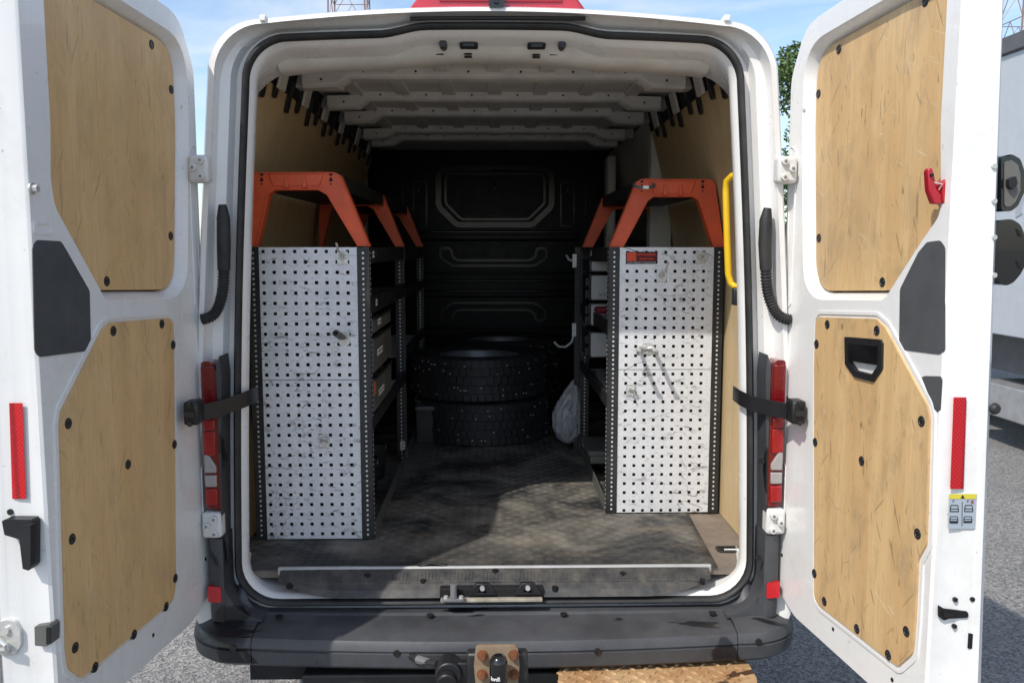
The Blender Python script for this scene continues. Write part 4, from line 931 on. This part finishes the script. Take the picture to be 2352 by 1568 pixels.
def arch(root, outer, inner, Yf, Ys, sx, det):
    O = [(atY(u, v, Yf).x, atY(u, v, Yf).z) for u, v in outer]; I = [(atY(u, v, Yf).x, atY(u, v, Yf).z) for u, v in inner]
    poly = O+list(reversed(I)); cx = sum(p[0] for p in O)/len(O); out = []
    for k, Y in enumerate(Ys):
        b = MB(); b.prism(poly, XZ, Y, Y+.006)
        for seg_ in (O, I):
            for i in range(len(seg_)-1):
                a, c = Vector(seg_[i]), Vector(seg_[i+1]); n_ = Vector((c.y-a.y, a.x-c.x)).normalized()*.0025
                b.prism([a+n_, c+n_, c-n_, a-n_], XZ, Y-.004, Y+.045)
        ar = obj('bracket_arch', b, M['orange'], root, bevel=.0015)
        if k == 0:
            (ua, ub, va, vb) = det
            for uu in (ua, ub):
                for j, (dv, w) in enumerate(((4, .009), (12, .005), (17, .009), (26, .005))):
                    p = atY(uu, va+dv, Yf); h = MB(); h.fbox(XZ, p.x-w/2*1.3, p.x+w/2*1.3, p.z-w/2, p.z+w/2, Y-.0008, Y+.003); obj('bracket_slot', h, M['hole'], ar)
            u1, u2 = ua+22, ub-22
            q = [(atY(u, v, Yf).x, atY(u, v, Yf).z) for u, v in ((u1-6, va+4), (u2+6, va+4), (u2-4, vb-7), (u1+4, vb-7))]
            h = MB(); h.prism(q, XZ, Y-.007, Y+.001); obj('bracket_boss', h, M['orange'], ar, bevel=.003)
            for f_ in (.32, .68):
                uu = u1+(u2-u1)*f_; q = [(atY(u, v, Yf).x, atY(u, v, Yf).z) for u, v in ((uu-3, va+14), (uu+3, va+14), (uu+5, vb-2), (uu-5, vb-2))]
                h = MB(); h.prism(q, XZ, Y-.016, Y+.001); obj('bracket_nib', h, M['orange'], ar, bevel=.002)
        out.append(ar)
    zt = max(p[1] for p in O)-.004; xs_ = [p[0] for p in O if p[1] > zt-.03]
    xin = max(xs_) if sx < 0 else min(xs_); xo = min(xs_) if sx < 0 else max(xs_)
    x0, x1 = sorted((xin, xo))
    b = MB(); b.box(x0, x1, Ys[0]+.05, Ys[-1], zt-.052, zt-.050); lx = xin; b.box(lx-.0015, lx+.0015, Ys[0]+.04, Ys[-1]+.03, zt-.055, zt-.002)
    obj('upper_tray', b, M['steel'], root)
LY, RY = 3.16, 3.46
rl, LX, lxa, lxb = rack(-1, LY, [4.37, 5.55], 'black steel shelf rack with drawers and three orange brackets along the left wall', 'shelf_rack',
      (583, 823), (604, 798), (577.7, 1225.3), 870, (822, 850), (572, 598), {0: [(-.18, .062), (-.62, .05)], 1: [(-.205, .05), (-.51, .05)]})
arch(rl, [(580,566),(583,397),(768,397),(782,404),(848,566)], [(590,566),(604,500),(616,446),(630,435),(732,435),(752,447),(823,566)], LY+.012, [LY+.012, 4.37, 5.53], -1, (601, 760, 397, 434))
rr, RX, rxa, rxb = rack(1, RY, [4.57], 'black steel shelf rack on the right with a printed badge on its perforated end panel', 'shelf_rack',
      (1421, 1639), (1441.5, 1617), (579.6, 1176), 850, (1397, 1422), (1637, 1660), {0: [(-.295, .055), (-.59, .052)]})
arch(rr, [(1401,568),(1462,419),(1476,412),(1632,413),(1641,421),(1662,568)], [(1430,568),(1487,461),(1500,451),(1592,451),(1605,460),(1640,568)], RY+.012, [RY+.012, 4.55], 1, (1474, 1614, 413, 451))
# rear end panel of the right rack, slotted, edge-on
b = MB(); b.box(RX-.03, RX-.002, 4.60, 4.603, MZ, TOP)
for k in range(26): b.fbox(XZ, RX-.026, RX-.006, MZ+.4+k*.025, MZ+.408+k*.025, 4.597, 4.60)
obj('slotted_panel', b, M['steel'], rr)
# drawers of the left rack
for k, (za, zb) in enumerate(((-.265, -.318), (-.336, -.466), (-.490, -.612))):
    b = MB(); z1, z0 = CAM_Z+za, CAM_Z+zb
    b.prism([(LX-.004, z1), (LX+.003, z1), (LX+.001, z1-.006), (LX+.001, z0), (LX-.004, z0)], lambda a, c, d: Vector((a, d, c)), 3.215, 3.765); b.box(LX-.36, LX-.004, 3.225, 3.755, z0+.004, z1-.02)
    dr = obj('drawer', b, M['drawer'], rl, bevel=.002)
    b = MB(); b.box(LX+.0012, LX+.009, 3.215, 3.765, z1-.004, z1+.004); obj('drawer_handle', b, M['steel'], dr, bevel=.0015)
    b = MB(); yc = (3.40, 3.40, 3.43)[k]; hw = (.045, .075, .075)[k]; zc_ = (z0+z1)/2+(.005, .0, -.01)[k]; b.box(LX+.001, LX+.0022, yc-hw, yc+hw, zc_-.012, zc_+.012); lb = obj('drawer_label', b, M['lab'], dr)
    b = MB()
    yv = yc-hw+.008
    while yv < yc+hw-.01: w_ = random.uniform(.003, .008); b.box(LX+.0021, LX+.0026, yv, yv+w_, zc_-.0015, zc_+.003); yv += w_+.002
    obj('label_print', b, M['ink'], lb)
b = MB(); b.box(LX+.001, LX+.0022, 3.225, 3.262, CAM_Z-.55, CAM_Z-.50); obj('drawer_badge', b, M['orange'], rl)
for z, y in ((-.026, 3.255), (-.208, 3.32)):
    b = MB(); b.box(LX+.002, LX+.003, y-.018, y+.018, CAM_Z+z-.012, CAM_Z+z+.012); lb = obj('shelf_label', b, M['lab'], rl)
    b = MB(); b.box(LX+.003, LX+.0034, y-.011, y+.011, CAM_Z+z-.003, CAM_Z+z+.003); obj('label_print', b, M['ink'], lb)
for y in (4.40,):
    p = atY(925, 1022, 4.34); b = MB(); L = rounded([(p.x-.012, p.z-.022), (p.x+.012, p.z-.022), (p.x+.012, p.z+.022), (p.x-.012, p.z+.022)], .006); b.prism(L, XZ, 4.335, 4.340, [[(p.x-.005,p.z+.004),(p.x+.005,p.z+.004),(p.x+.005,p.z+.013),(p.x-.005,p.z+.013)], [(p.x-.005,p.z-.013),(p.x+.005,p.z-.013),(p.x+.005,p.z-.004),(p.x-.005,p.z-.004)]]); obj('foot_bracket', b, M['zinc'], rl)
p = atY(1340, 1022, 4.54); b = MB(); b.prism(rounded([(p.x-.015, p.z-.024), (p.x+.012, p.z-.024), (p.x+.012, p.z+.018), (p.x-.005, p.z+.030)], .006), XZ, 4.53, 4.536); obj('foot_bracket', b, M['zinc'], rr)
for z, y in ((-.028, 4.1), (-.325, 4.05), (-.325, 4.4)):
    b = MB(); b.box(RX-.0032, RX-.002, y-.02, y+.02, CAM_Z+z-.012, CAM_Z+z+.012); obj('shelf_label', b, M['zinc'], rr)
# badge on the right panel
bg = [atY(1438, 578, RY-.004), atY(1510, 606, RY-.004)]
x0, x1, z1, z0 = bg[0].x, bg[1].x, bg[0].z, bg[1].z
b = MB(); b.fbox(XZ, x0, x1, z0, z1, RY-.0022, RY-.0002); bd = obj('maker_badge', b, M['ink'], rr)
w_, h_ = x1-x0, z1-z0
for k in range(3):
    b = MB(); zz = z0+h_*(.24+.235*k); b.fbox(XZ, x0+w_*.03, x0+w_*.33, zz, zz+h_*.215, RY-.0030, RY-.002); obj('badge_block', b, M['orangered'], bd)
b = MB(); b.fbox(XZ, x0+w_*.34, x0+w_*.97, z0+h_*.60, z0+h_*.90, RY-.0026, RY-.002); b.fbox(XZ, x0+w_*.34, x0+w_*.97, z0+h_*.25, z0+h_*.55, RY-.0026, RY-.002); obj('badge_band', b, M['maroon'], bd)
text('WORK', .0155, M['orangered'], bd, lambda a, c: Vector((x0+w_*.655+a*1.55, RY-.0031, z0+h_*.755+c*.85)), bold=.0003)
text('SYSTEM', .0125, M['orangered'], bd, lambda a, c: Vector((x0+w_*.655+a*1.35, RY-.0031, z0+h_*.40+c*.85)), bold=.0002)
text('AUTO INTERIOR BY WORKSYSTEM.SE', .0068, M['lab'], bd, lambda a, c: Vector((x0+w_*.5+a*.98, RY-.0031, z0+h_*.115+c)))
# ------------------------------------------------------------------ tool hooks on the panels
def plate(root, u, v, Y, w=.038, h=.046):
    p = atY(u, v, Y); b = MB(); b.prism(rounded([(p.x-w/2, p.z-h/2), (p.x+w/2, p.z-h/2), (p.x+w/2, p.z+h/2), (p.x-w/2, p.z+h/2)], .004, 3), XZ, Y-.004, Y-.0022); pl = obj('hook_plate', b, M['zinc'], root, bevel=.0006)
    b = MB(); b.cyl((p.x, Y-.008, p.z-h*.34), (p.x, Y-.004, p.z-h*.34), .0048, 8); obj('plate_screw', b, M['zinc'], pl)
    for dz in (.10, -.10): 
        b = MB(); b.tube([(p.x-.012, Y-.004, p.z+h*dz+.004), (p.x-.008, Y-.009, p.z+h*dz+.004), (p.x+.008, Y-.009, p.z+h*dz+.004), (p.x+.012, Y-.004, p.z+h*dz+.004)], .003, 6); obj('plate_loop', b, M['zinc'], pl)
    return p
GRP = 'tool hooks on the perforated panels'
def hook(u, v, Y, label):
    p = atY(u, v, Y); r = empty('tool_hook', (p.x, Y-.004, p.z-.023), label, 'hook', GRP); plate(r, u, v, Y); return r, p
r, p = hook(787, 592, LY, 'zinc hook with one bent rod at the top corner of the left perforated panel')
b = MB(); b.tube([(p.x, LY-.008, p.z-.008), (p.x, LY-.012, p.z+.014), (p.x-.003, LY-.07, p.z+.024), (p.x-.006, LY-.085, p.z+.052)], .0042, 8); obj('rod', b, M['zinc'], r, smooth=60)
r, p = hook(791, 777, LY, 'zinc hook with a thick grey sleeve halfway up the left perforated panel')
b = MB(); b.tube([(p.x, LY-.01, p.z+.004), (p.x-.004, LY-.05, p.z+.012), (p.x-.010, LY-.11, p.z+.030)], [.008, .0125, .0130], 14); obj('sleeve', b, M['drawer'], r, smooth=50)
b = MB(); q = Vector((p.x-.0102, LY-.111, p.z+.0303)); b.cyl(q, q+Vector((-.0003, -.002, .0006)), .009, 12); obj('sleeve_tip', b, M['hole'], r)
r, p = hook(745, 1011, LY, 'small zinc spring clip low on the left perforated panel')
b = MB(); b.tube([(p.x-.010, LY-.006, p.z-.006), (p.x-.012, LY-.022, p.z+.008), (p.x, LY-.026, p.z+.014), (p.x+.012, LY-.022, p.z+.008), (p.x+.010, LY-.006, p.z-.006)], .004, 8); obj('spring_clip', b, M['zinc'], r)
r, p = hook(1608, 592, RY, 'zinc twin-pin hook in the top right corner of the right perforated panel')
for dx in (-.010, .012):
    b = MB(); b.tube([(p.x+dx, RY-.006, p.z), (p.x+dx, RY-.03, p.z+.002), (p.x+dx+.002, RY-.034, p.z+.012)], .0036, 8); obj('pin', b, M['zinc'], r)
r, p = hook(1519, 634, RY, 'zinc hook with one bent rod below the badge of the right perforated panel')
b = MB(); b.tube([(p.x, RY-.008, p.z-.010), (p.x, RY-.012, p.z+.014), (p.x+.004, RY-.07, p.z+.026), (p.x+.010, RY-.085, p.z+.056)], .0042, 8); obj('rod', b, M['zinc'], r, smooth=60)
r, p = hook(1486, 800, RY, 'large U-shaped chrome tool holder casting a shadow on the right perforated panel')
for dx in (-.042, .026):
    b = MB(); b.tube([(p.x+.0, RY-.005, p.z), (p.x+dx*.8, RY-.012, p.z+.004), (p.x+dx-.006, RY-.06, p.z), (p.x+dx-.012, RY-.13, p.z-.004), (p.x+dx-.014, RY-.14, p.z+.010)], .0085, 10); obj('holder_arm', b, M['zinc'], r, smooth=60)
r, p = hook(1449, 895, RY, 'small zinc spring clip on the left edge of the right perforated panel')
b = MB(); b.tube([(p.x-.008, RY-.006, p.z+.010), (p.x-.008, RY-.03, p.z+.008), (p.x+.008, RY-.03, p.z+.008), (p.x+.008, RY-.006, p.z+.010)], .004, 8); b.tube([(p.x, RY-.006, p.z-.01), (p.x+.004, RY-.03, p.z-.02)], .003, 6); obj('spring_clip', b, M['zinc'], r)
def inner_hook(pts, Y, label):
    P = [atY(u, v, Y) for u, v in pts]; r = empty('tool_hook', P[0], label, 'hook', GRP)
    b = MB(); b.tube([p+Vector((0, -.01*i, 0)) for i, p in enumerate(P)], .006, 8); obj('rod', b, M['bright'], r, smooth=60)
    b = MB(); p = P[0]; b.box(p.x-.008, p.x+.014, Y-.012, Y-.004, p.z-.035, p.z+.035); obj('hook_plate', b, M['bright'], r, bevel=.001)
inner_hook([(1318,599),(1306,596),(1300,586)], 4.60, 'small bright hook at the top of the far edge of the right rack')
inner_hook([(1317,757),(1317,772),(1312,785),(1298,795),(1283,794),(1271,783)], 4.60, 'long curved bright hook hanging off the far edge of the right rack')
# hose clamp ring lying over the right orange bracket
p = atY(1478, 426, RY-.01); b = MB(); b.lathe([(.044, -.006), (.046, 0), (.044, .006), (.042, .006), (.0435, 0), (.042, -.006)], (p.x, RY-.02, p.z), 36, closed=True)
b.v = [(x, y, p.z+(z-p.z)*.9+(y-RY+.02)*.28) for x, y, z in b.v]
ho = obj('hose_clamp', b, M['drawer'], None, smooth=50); tag(ho, 'grey metal hose clamp ring hung on the right orange bracket', 'hose clamp')
b = MB(); b.box(p.x-.012, p.x+.012, RY-.072, RY-.060, p.z-.018, p.z-.004); obj('clamp_screw', b, M['zinc'], ho, bevel=.002)
# ------------------------------------------------------------------ tool cases in the right rack
CG = 'grey tool cases in the right rack'
for (va, vb, Y, lab) in ((599, 624, 3.98, 'topmost grey tool case in the right rack'), (631, 690, 3.98, 'second grey tool case from the top in the right rack, with scribbled marks'), (697, 748, 3.98, 'grey tool case just above the first shelf lip of the right rack'), (763, 821, 3.98, 'grey tool case standing on the second shelf of the right rack')):
    z1, z0 = atY(1360, va, Y).z, atY(1360, vb, Y).z; xl = atY(1358, 700, Y).x
    r = empty('tool_case', (xl+.16, Y+.15, z0), lab, 'tool case', CG)
    b = MB(); b.box(xl-.012, xl+.33, Y+.004, Y+.30, z0-.004, z1+.004); obj('case_shell', b, M['black'], r, bevel=.006)
    b = MB(); b.prism(rounded([(xl, z0+.004), (xl+.32, z0+.004), (xl+.32, z1-.004), (xl, z1-.004)], .01), XZ, Y-.003, Y+.006); ld = obj('case_lid', b, M['case'], r, bevel=.002)
    if vb-va > 40:
        for f_ in (.25, .72):
            z = z0+(z1-z0)*f_; b = MB(); b.box(xl-.028, xl-.006, Y-.008, Y+.02, z-.018, z+.018); b.tube([(xl-.018, Y-.012, z-.012), (xl-.018, Y-.014, z+.012)], .003, 6); obj('case_latch', b, M['black'], r, bevel=.002)
    if va == 631:
        b = MB(); b.tube([(xl+.03+.006*i, Y-.0035, z0+.028+.006*math.sin(i*2.1)) for i in range(9)], .0012, 5); obj('scribble', b, M['ink'], ld)
p = atY(1385, 722, 3.80); b = MB(); b.box(p.x-.03, p.x+.09, 3.80, 3.90, CAM_Z-.29, p.z+.03); o = obj('cloth_roll', b, M['maroon'], None, bevel=.02, seg=4); tag(o, 'dark red folded cloth on the first shelf of the right rack', 'cloth')
b = MB(); p = atY(1360, 1030, 4.1); b.box(p.x-.02, p.x+.22, 4.0, 4.3, MZ+.07, p.z); o = obj('storage_box', b, M['drawer'], None, bevel=.008); tag(o, 'dark grey storage box on the bottom of the right rack', 'box')
b = MB(); b.box(p.x-.03, p.x+.23, 3.99, 4.31, p.z-.01, p.z+.012); obj('box_lid', b, M['drawer'], o, bevel=.004)
# round bins low in the left rack
for i, (u, v) in enumerate(((880, 1000), (905, 1000))):
    Y = 3.75+.3*i; b = MB(); b.lathe([(.0, 0), (.075, 0), (.085, .16), (.09, .165), (.088, .17), (.080, .165), (.07, .02)], (-.60, Y, MZ), 20); o = obj('paint_tub', b, M['steel'], None, smooth=40); tag(o, ('nearer' if i == 0 else 'farther')+' black plastic tub on the floor under the left rack', 'tub', 'tubs under the left rack')
    b = MB(); b.tube([(-.60-.085*math.cos(a), Y-.085*math.sin(a)*.3, MZ+.15-.05*math.sin(a)) for a in [math.pi*k/8 for k in range(9)]], .002, 5); obj('tub_bail', b, M['zinc'], o)
# ------------------------------------------------------------------ loose wheels
WL_ = (('lower', -.075, 5.02, 0, 'lower studded winter wheel of the front stack, lying on the mat'), ('upper', -.095, 5.00, 1, 'upper studded winter wheel of the front stack, its rim facing up'),
       ('', .05, 5.80, 0, 'lower wheel of the rear stack against the bulkhead'), ('', .04, 5.80, 1, 'upper wheel of the rear stack, its rim showing behind the front stack'))
for i, (_, x, y, k, lab) in enumerate(WL_):
    r = empty('loose_wheel', (x, y, MZ+.247*k), lab, 'wheel', 'winter wheels stacked in the van'); r.rotation_euler = (0, 0, i*.7)
    for nm, me in WP:
        o = bpy.data.objects.new(nm, me); COL.objects.link(o); o.parent = r; o.location = (0, 0, .1235)
        if nm in ('tread_blocks', 'tyre_studs'): o['kind'] = 'stuff'
# ------------------------------------------------------------------ crumpled plastic bag
bm = bmesh.new(); bmesh.ops.create_icosphere(bm, subdivisions=5, radius=1)
from mathutils import noise as mn
cb = atY(1288, 940, 4.55)
for v in bm.verts:
    n_ = v.co.normalized(); t = (n_.z+1)/2
    d1 = mn.voronoi(n_*2.2+Vector((3, 2, 1)))[0]; d2 = mn.voronoi(n_*4.6+Vector((1, 7, 2)))[0]
    cr = .30*(d1[1]-d1[0]) + .16*(d2[1]-d2[0]) + .15*mn.noise(n_*3); prof_ = 1.0-.2*t if t < .5 else max(.30, .90-.95*(t-.5))
    v.co = Vector((n_.x*.092*prof_*(1.1-cr)+.05*max(0, t-.35)+.015, n_.y*.09*prof_*(1.1-cr), t*.35*(1.0-.15*cr)))
me = bpy.data.meshes.new('plastic_bag'); bm.to_mesh(me); bm.free(); me.materials.append(M['bag']); me.shade_smooth(); me.set_sharp_from_angle(angle=math.radians(45))
o = link('plastic_bag', me, None, (cb.x+.03, 4.62, MZ+.03)); tag(o, 'crumpled pale plastic bag beside the front wheel stack', 'plastic bag')
zb0 = min((v.co.z for v in me.vertices)); o.location.z = MZ-zb0+.03
# small box in the far left behind the front wheels
b = MB(); b.box(-.44, -.33, 4.75, 4.95, MZ, MZ+.20); o = obj('small_box', b, M['steel'], None, bevel=.006); tag(o, 'small dark box on the floor left of the front wheel stack', 'box'); b = MB(); b.box(-.442, -.328, 4.745, 4.955, MZ+.19, MZ+.21); obj('box_lid', b, M['drawer'], o, bevel=.003)
# ------------------------------------------------------------------ parked box truck to the right
tk = empty('box_truck', (6.0, 8.5, 0), 'white box truck parked behind the right-hand door', 'truck')
TX = atY(2310, 500, 7.2).x
ft = lambda y, z, d: Vector((TX+d+(y-7.2)*-.02, y, z))
b = MB(); b.fbox(ft, 4.6, 11.5, .97, 3.28, 0, 2.4); bx_ = obj('box_body', b, M['truck'], tk, bevel=.01)
b = MB(); b.fbox(ft, 4.58, 11.52, 3.281, 3.42, -.03, 2.43); obj('roof_rail', b, M['trim'], tk, bevel=.01)
b = MB(); b.fbox(ft, 4.62, 11.4, .62, .968, .25, 2.1); obj('chassis_rail', b, M['trim'], tk)
b = MB(); L = [(7.2+.22+ .22*math.cos(a), 2.02+.24*math.sin(a)) for a in [math.radians(-20+220*k/16) for k in range(17)]]; L2 = [(7.42+.13*math.cos(a), 2.02+.15*math.sin(a)) for a in [math.radians(-20+220*k/16) for k in range(17)]]
yc_ = 6.85; dyc = yc_-7.42
b.prism([(y+dyc, z) for y, z in L]+[(y+dyc, z) for y, z in reversed(L2)], ft, -.006, .001); obj('side_lettering', b, M['truckgrey'], tk)
b = MB(); b.fbox(ft, 6.2, 7.6, .26, .54, .06, .55); obj('tread_toolbox', b, M['tread'], tk, bevel=.01)
b = MB(); b.fbox(ft, 4.8, 6.1, .35, .40, .05, .10); b.fbox(ft, 4.8, 6.1, .55, .60, .05, .10); obj('side_guard', b, M['trim'], tk)
for yy in (8.6, 5.6):
    for d in (.20, 2.15):
        o = bpy.data.objects.new('truck_wheel', WP[0][1]); COL.objects.link(o); o.parent = tk; o.location = ft(yy, .45, d)-Vector((6.0, 8.5, 0)); o.rotation_euler = (0, math.pi/2, 0); o.scale = (1.17, 1.17, 1.17)
        for nm, me in WP[1:3]:
            c_ = bpy.data.objects.new(nm, me); COL.objects.link(c_); c_.parent = o
# ------------------------------------------------------------------ trees and masts
def tree(loc, h, rad, crown_lo, n, label, seed, dens=1.0, leaf=.16):
    rnd = random.Random(seed); r = empty('leafy_tree', loc, label, 'tree', 'trees behind the vehicles'); L = Vector(loc); b = MB()
    b.tube([L, L+Vector((.1, 0, h*.3)), L+Vector((-.1, .1, h*.6)), L+Vector((0, 0, h*.92))], [h*.022, h*.018, h*.012, h*.003], 8)
    lobes = []
    for k in range(26):
        t = rnd.uniform(crown_lo, .97); a = rnd.uniform(0, 6.28); rr_ = rad*math.sin(math.pi*min(1, .18+.8*(t-crown_lo)/(1-crown_lo)))*rnd.uniform(.45, 1.0)
        p0 = L+Vector((0, 0, h*(t-.12))); p1 = L+Vector((rr_*math.cos(a), rr_*math.sin(a), h*t)); b.tube([p0, (p0+p1)/2+Vector((0,0,-.1)), p1], [h*.007, h*.005, h*.0015], 5); lobes.append((p1, rad*rnd.uniform(.22, .42)))
    obj('trunk', b, M['bark'], r)
    lf = MB()
    for k in range(n):
        c_, cr = rnd.choice(lobes); d = Vector((rnd.gauss(0,1), rnd.gauss(0,1), rnd.gauss(0,1))).normalized()*cr*rnd.uniform(.35, 1)**.5
        p = c_+d; a = Vector((rnd.gauss(0,1), rnd.gauss(0,1), rnd.gauss(0,.6))).normalized()*leaf*rnd.uniform(.6, 1.2); w = a.cross(Vector((rnd.gauss(0,1), rnd.gauss(0,1), rnd.gauss(0,1)))).normalized()*leaf*.45
        lf.add([p-a*.5, p+w*.5, p+a*.5, p-w*.5], [(0,1,2,3)])
    obj('crown', lf, M['leaf'], r, smooth=None, kind='stuff')
p = atY(1812, 300, 26); tree((p.x+.3, 26, 0), 7.4, 2.0, .2, 14000, 'green leafy tree between the van and its right-hand door', 5)
p = atY(2325, 100, 30); tree((p.x, 30, 0), 8.9, 1.9, .5, 1800, 'thin sparse tree above the box truck roof', 9, leaf=.14)
def mast(x, y, w, h, label, segs):
    r = empty('lattice_mast', (x, y, 0), label, 'mast', 'lattice masts in the distance')
    cs = [(-w/2, -w/2), (w/2, -w/2), (w/2, w/2), (-w/2, w/2)]
    for cx, cy in cs:
        b = MB(); b.tube([(x+cx*1.5, y+cy*1.5, 0), (x+cx, y+cy, h*.5), (x+cx*.8, y+cy*.8, h)], .06, 6); obj('mast_leg', b, M['mast'], r)
    b = MB(); dz = h/segs
    for k in range(segs):
        z0, z1 = k*dz, (k+1)*dz
        def sc_(z): return (1.5-.5*z/(h*.5)) if z < h*.5 else 1-.2*(z-h*.5)/(h*.5)
        for i in range(4):
            a, c = cs[i], cs[(i+1) % 4]
            A0 = Vector((x+a[0]*sc_(z0), y+a[1]*sc_(z0), z0)); A1 = Vector((x+a[0]*sc_(z1), y+a[1]*sc_(z1), z1)); B0 = Vector((x+c[0]*sc_(z0), y+c[1]*sc_(z0), z0)); B1 = Vector((x+c[0]*sc_(z1), y+c[1]*sc_(z1), z1))
            b.tube([A0, (A0+B0)/2*.0+(A1+B1)/2, B0], .03, 4); b.tube([A1, B1], .03, 4)
    obj('mast_bracing', b, M['mast'], r, smooth=None)
p = atY(802, 5, 60); mast(p.x, 60, 2.15, 44, 'tall lattice mast rising behind the left end of the van roof', 22)
p = atY(2368, 40, 55); mast(p.x, 55, 2.3, 40, 'lattice mast beyond the box truck at the far right', 18)
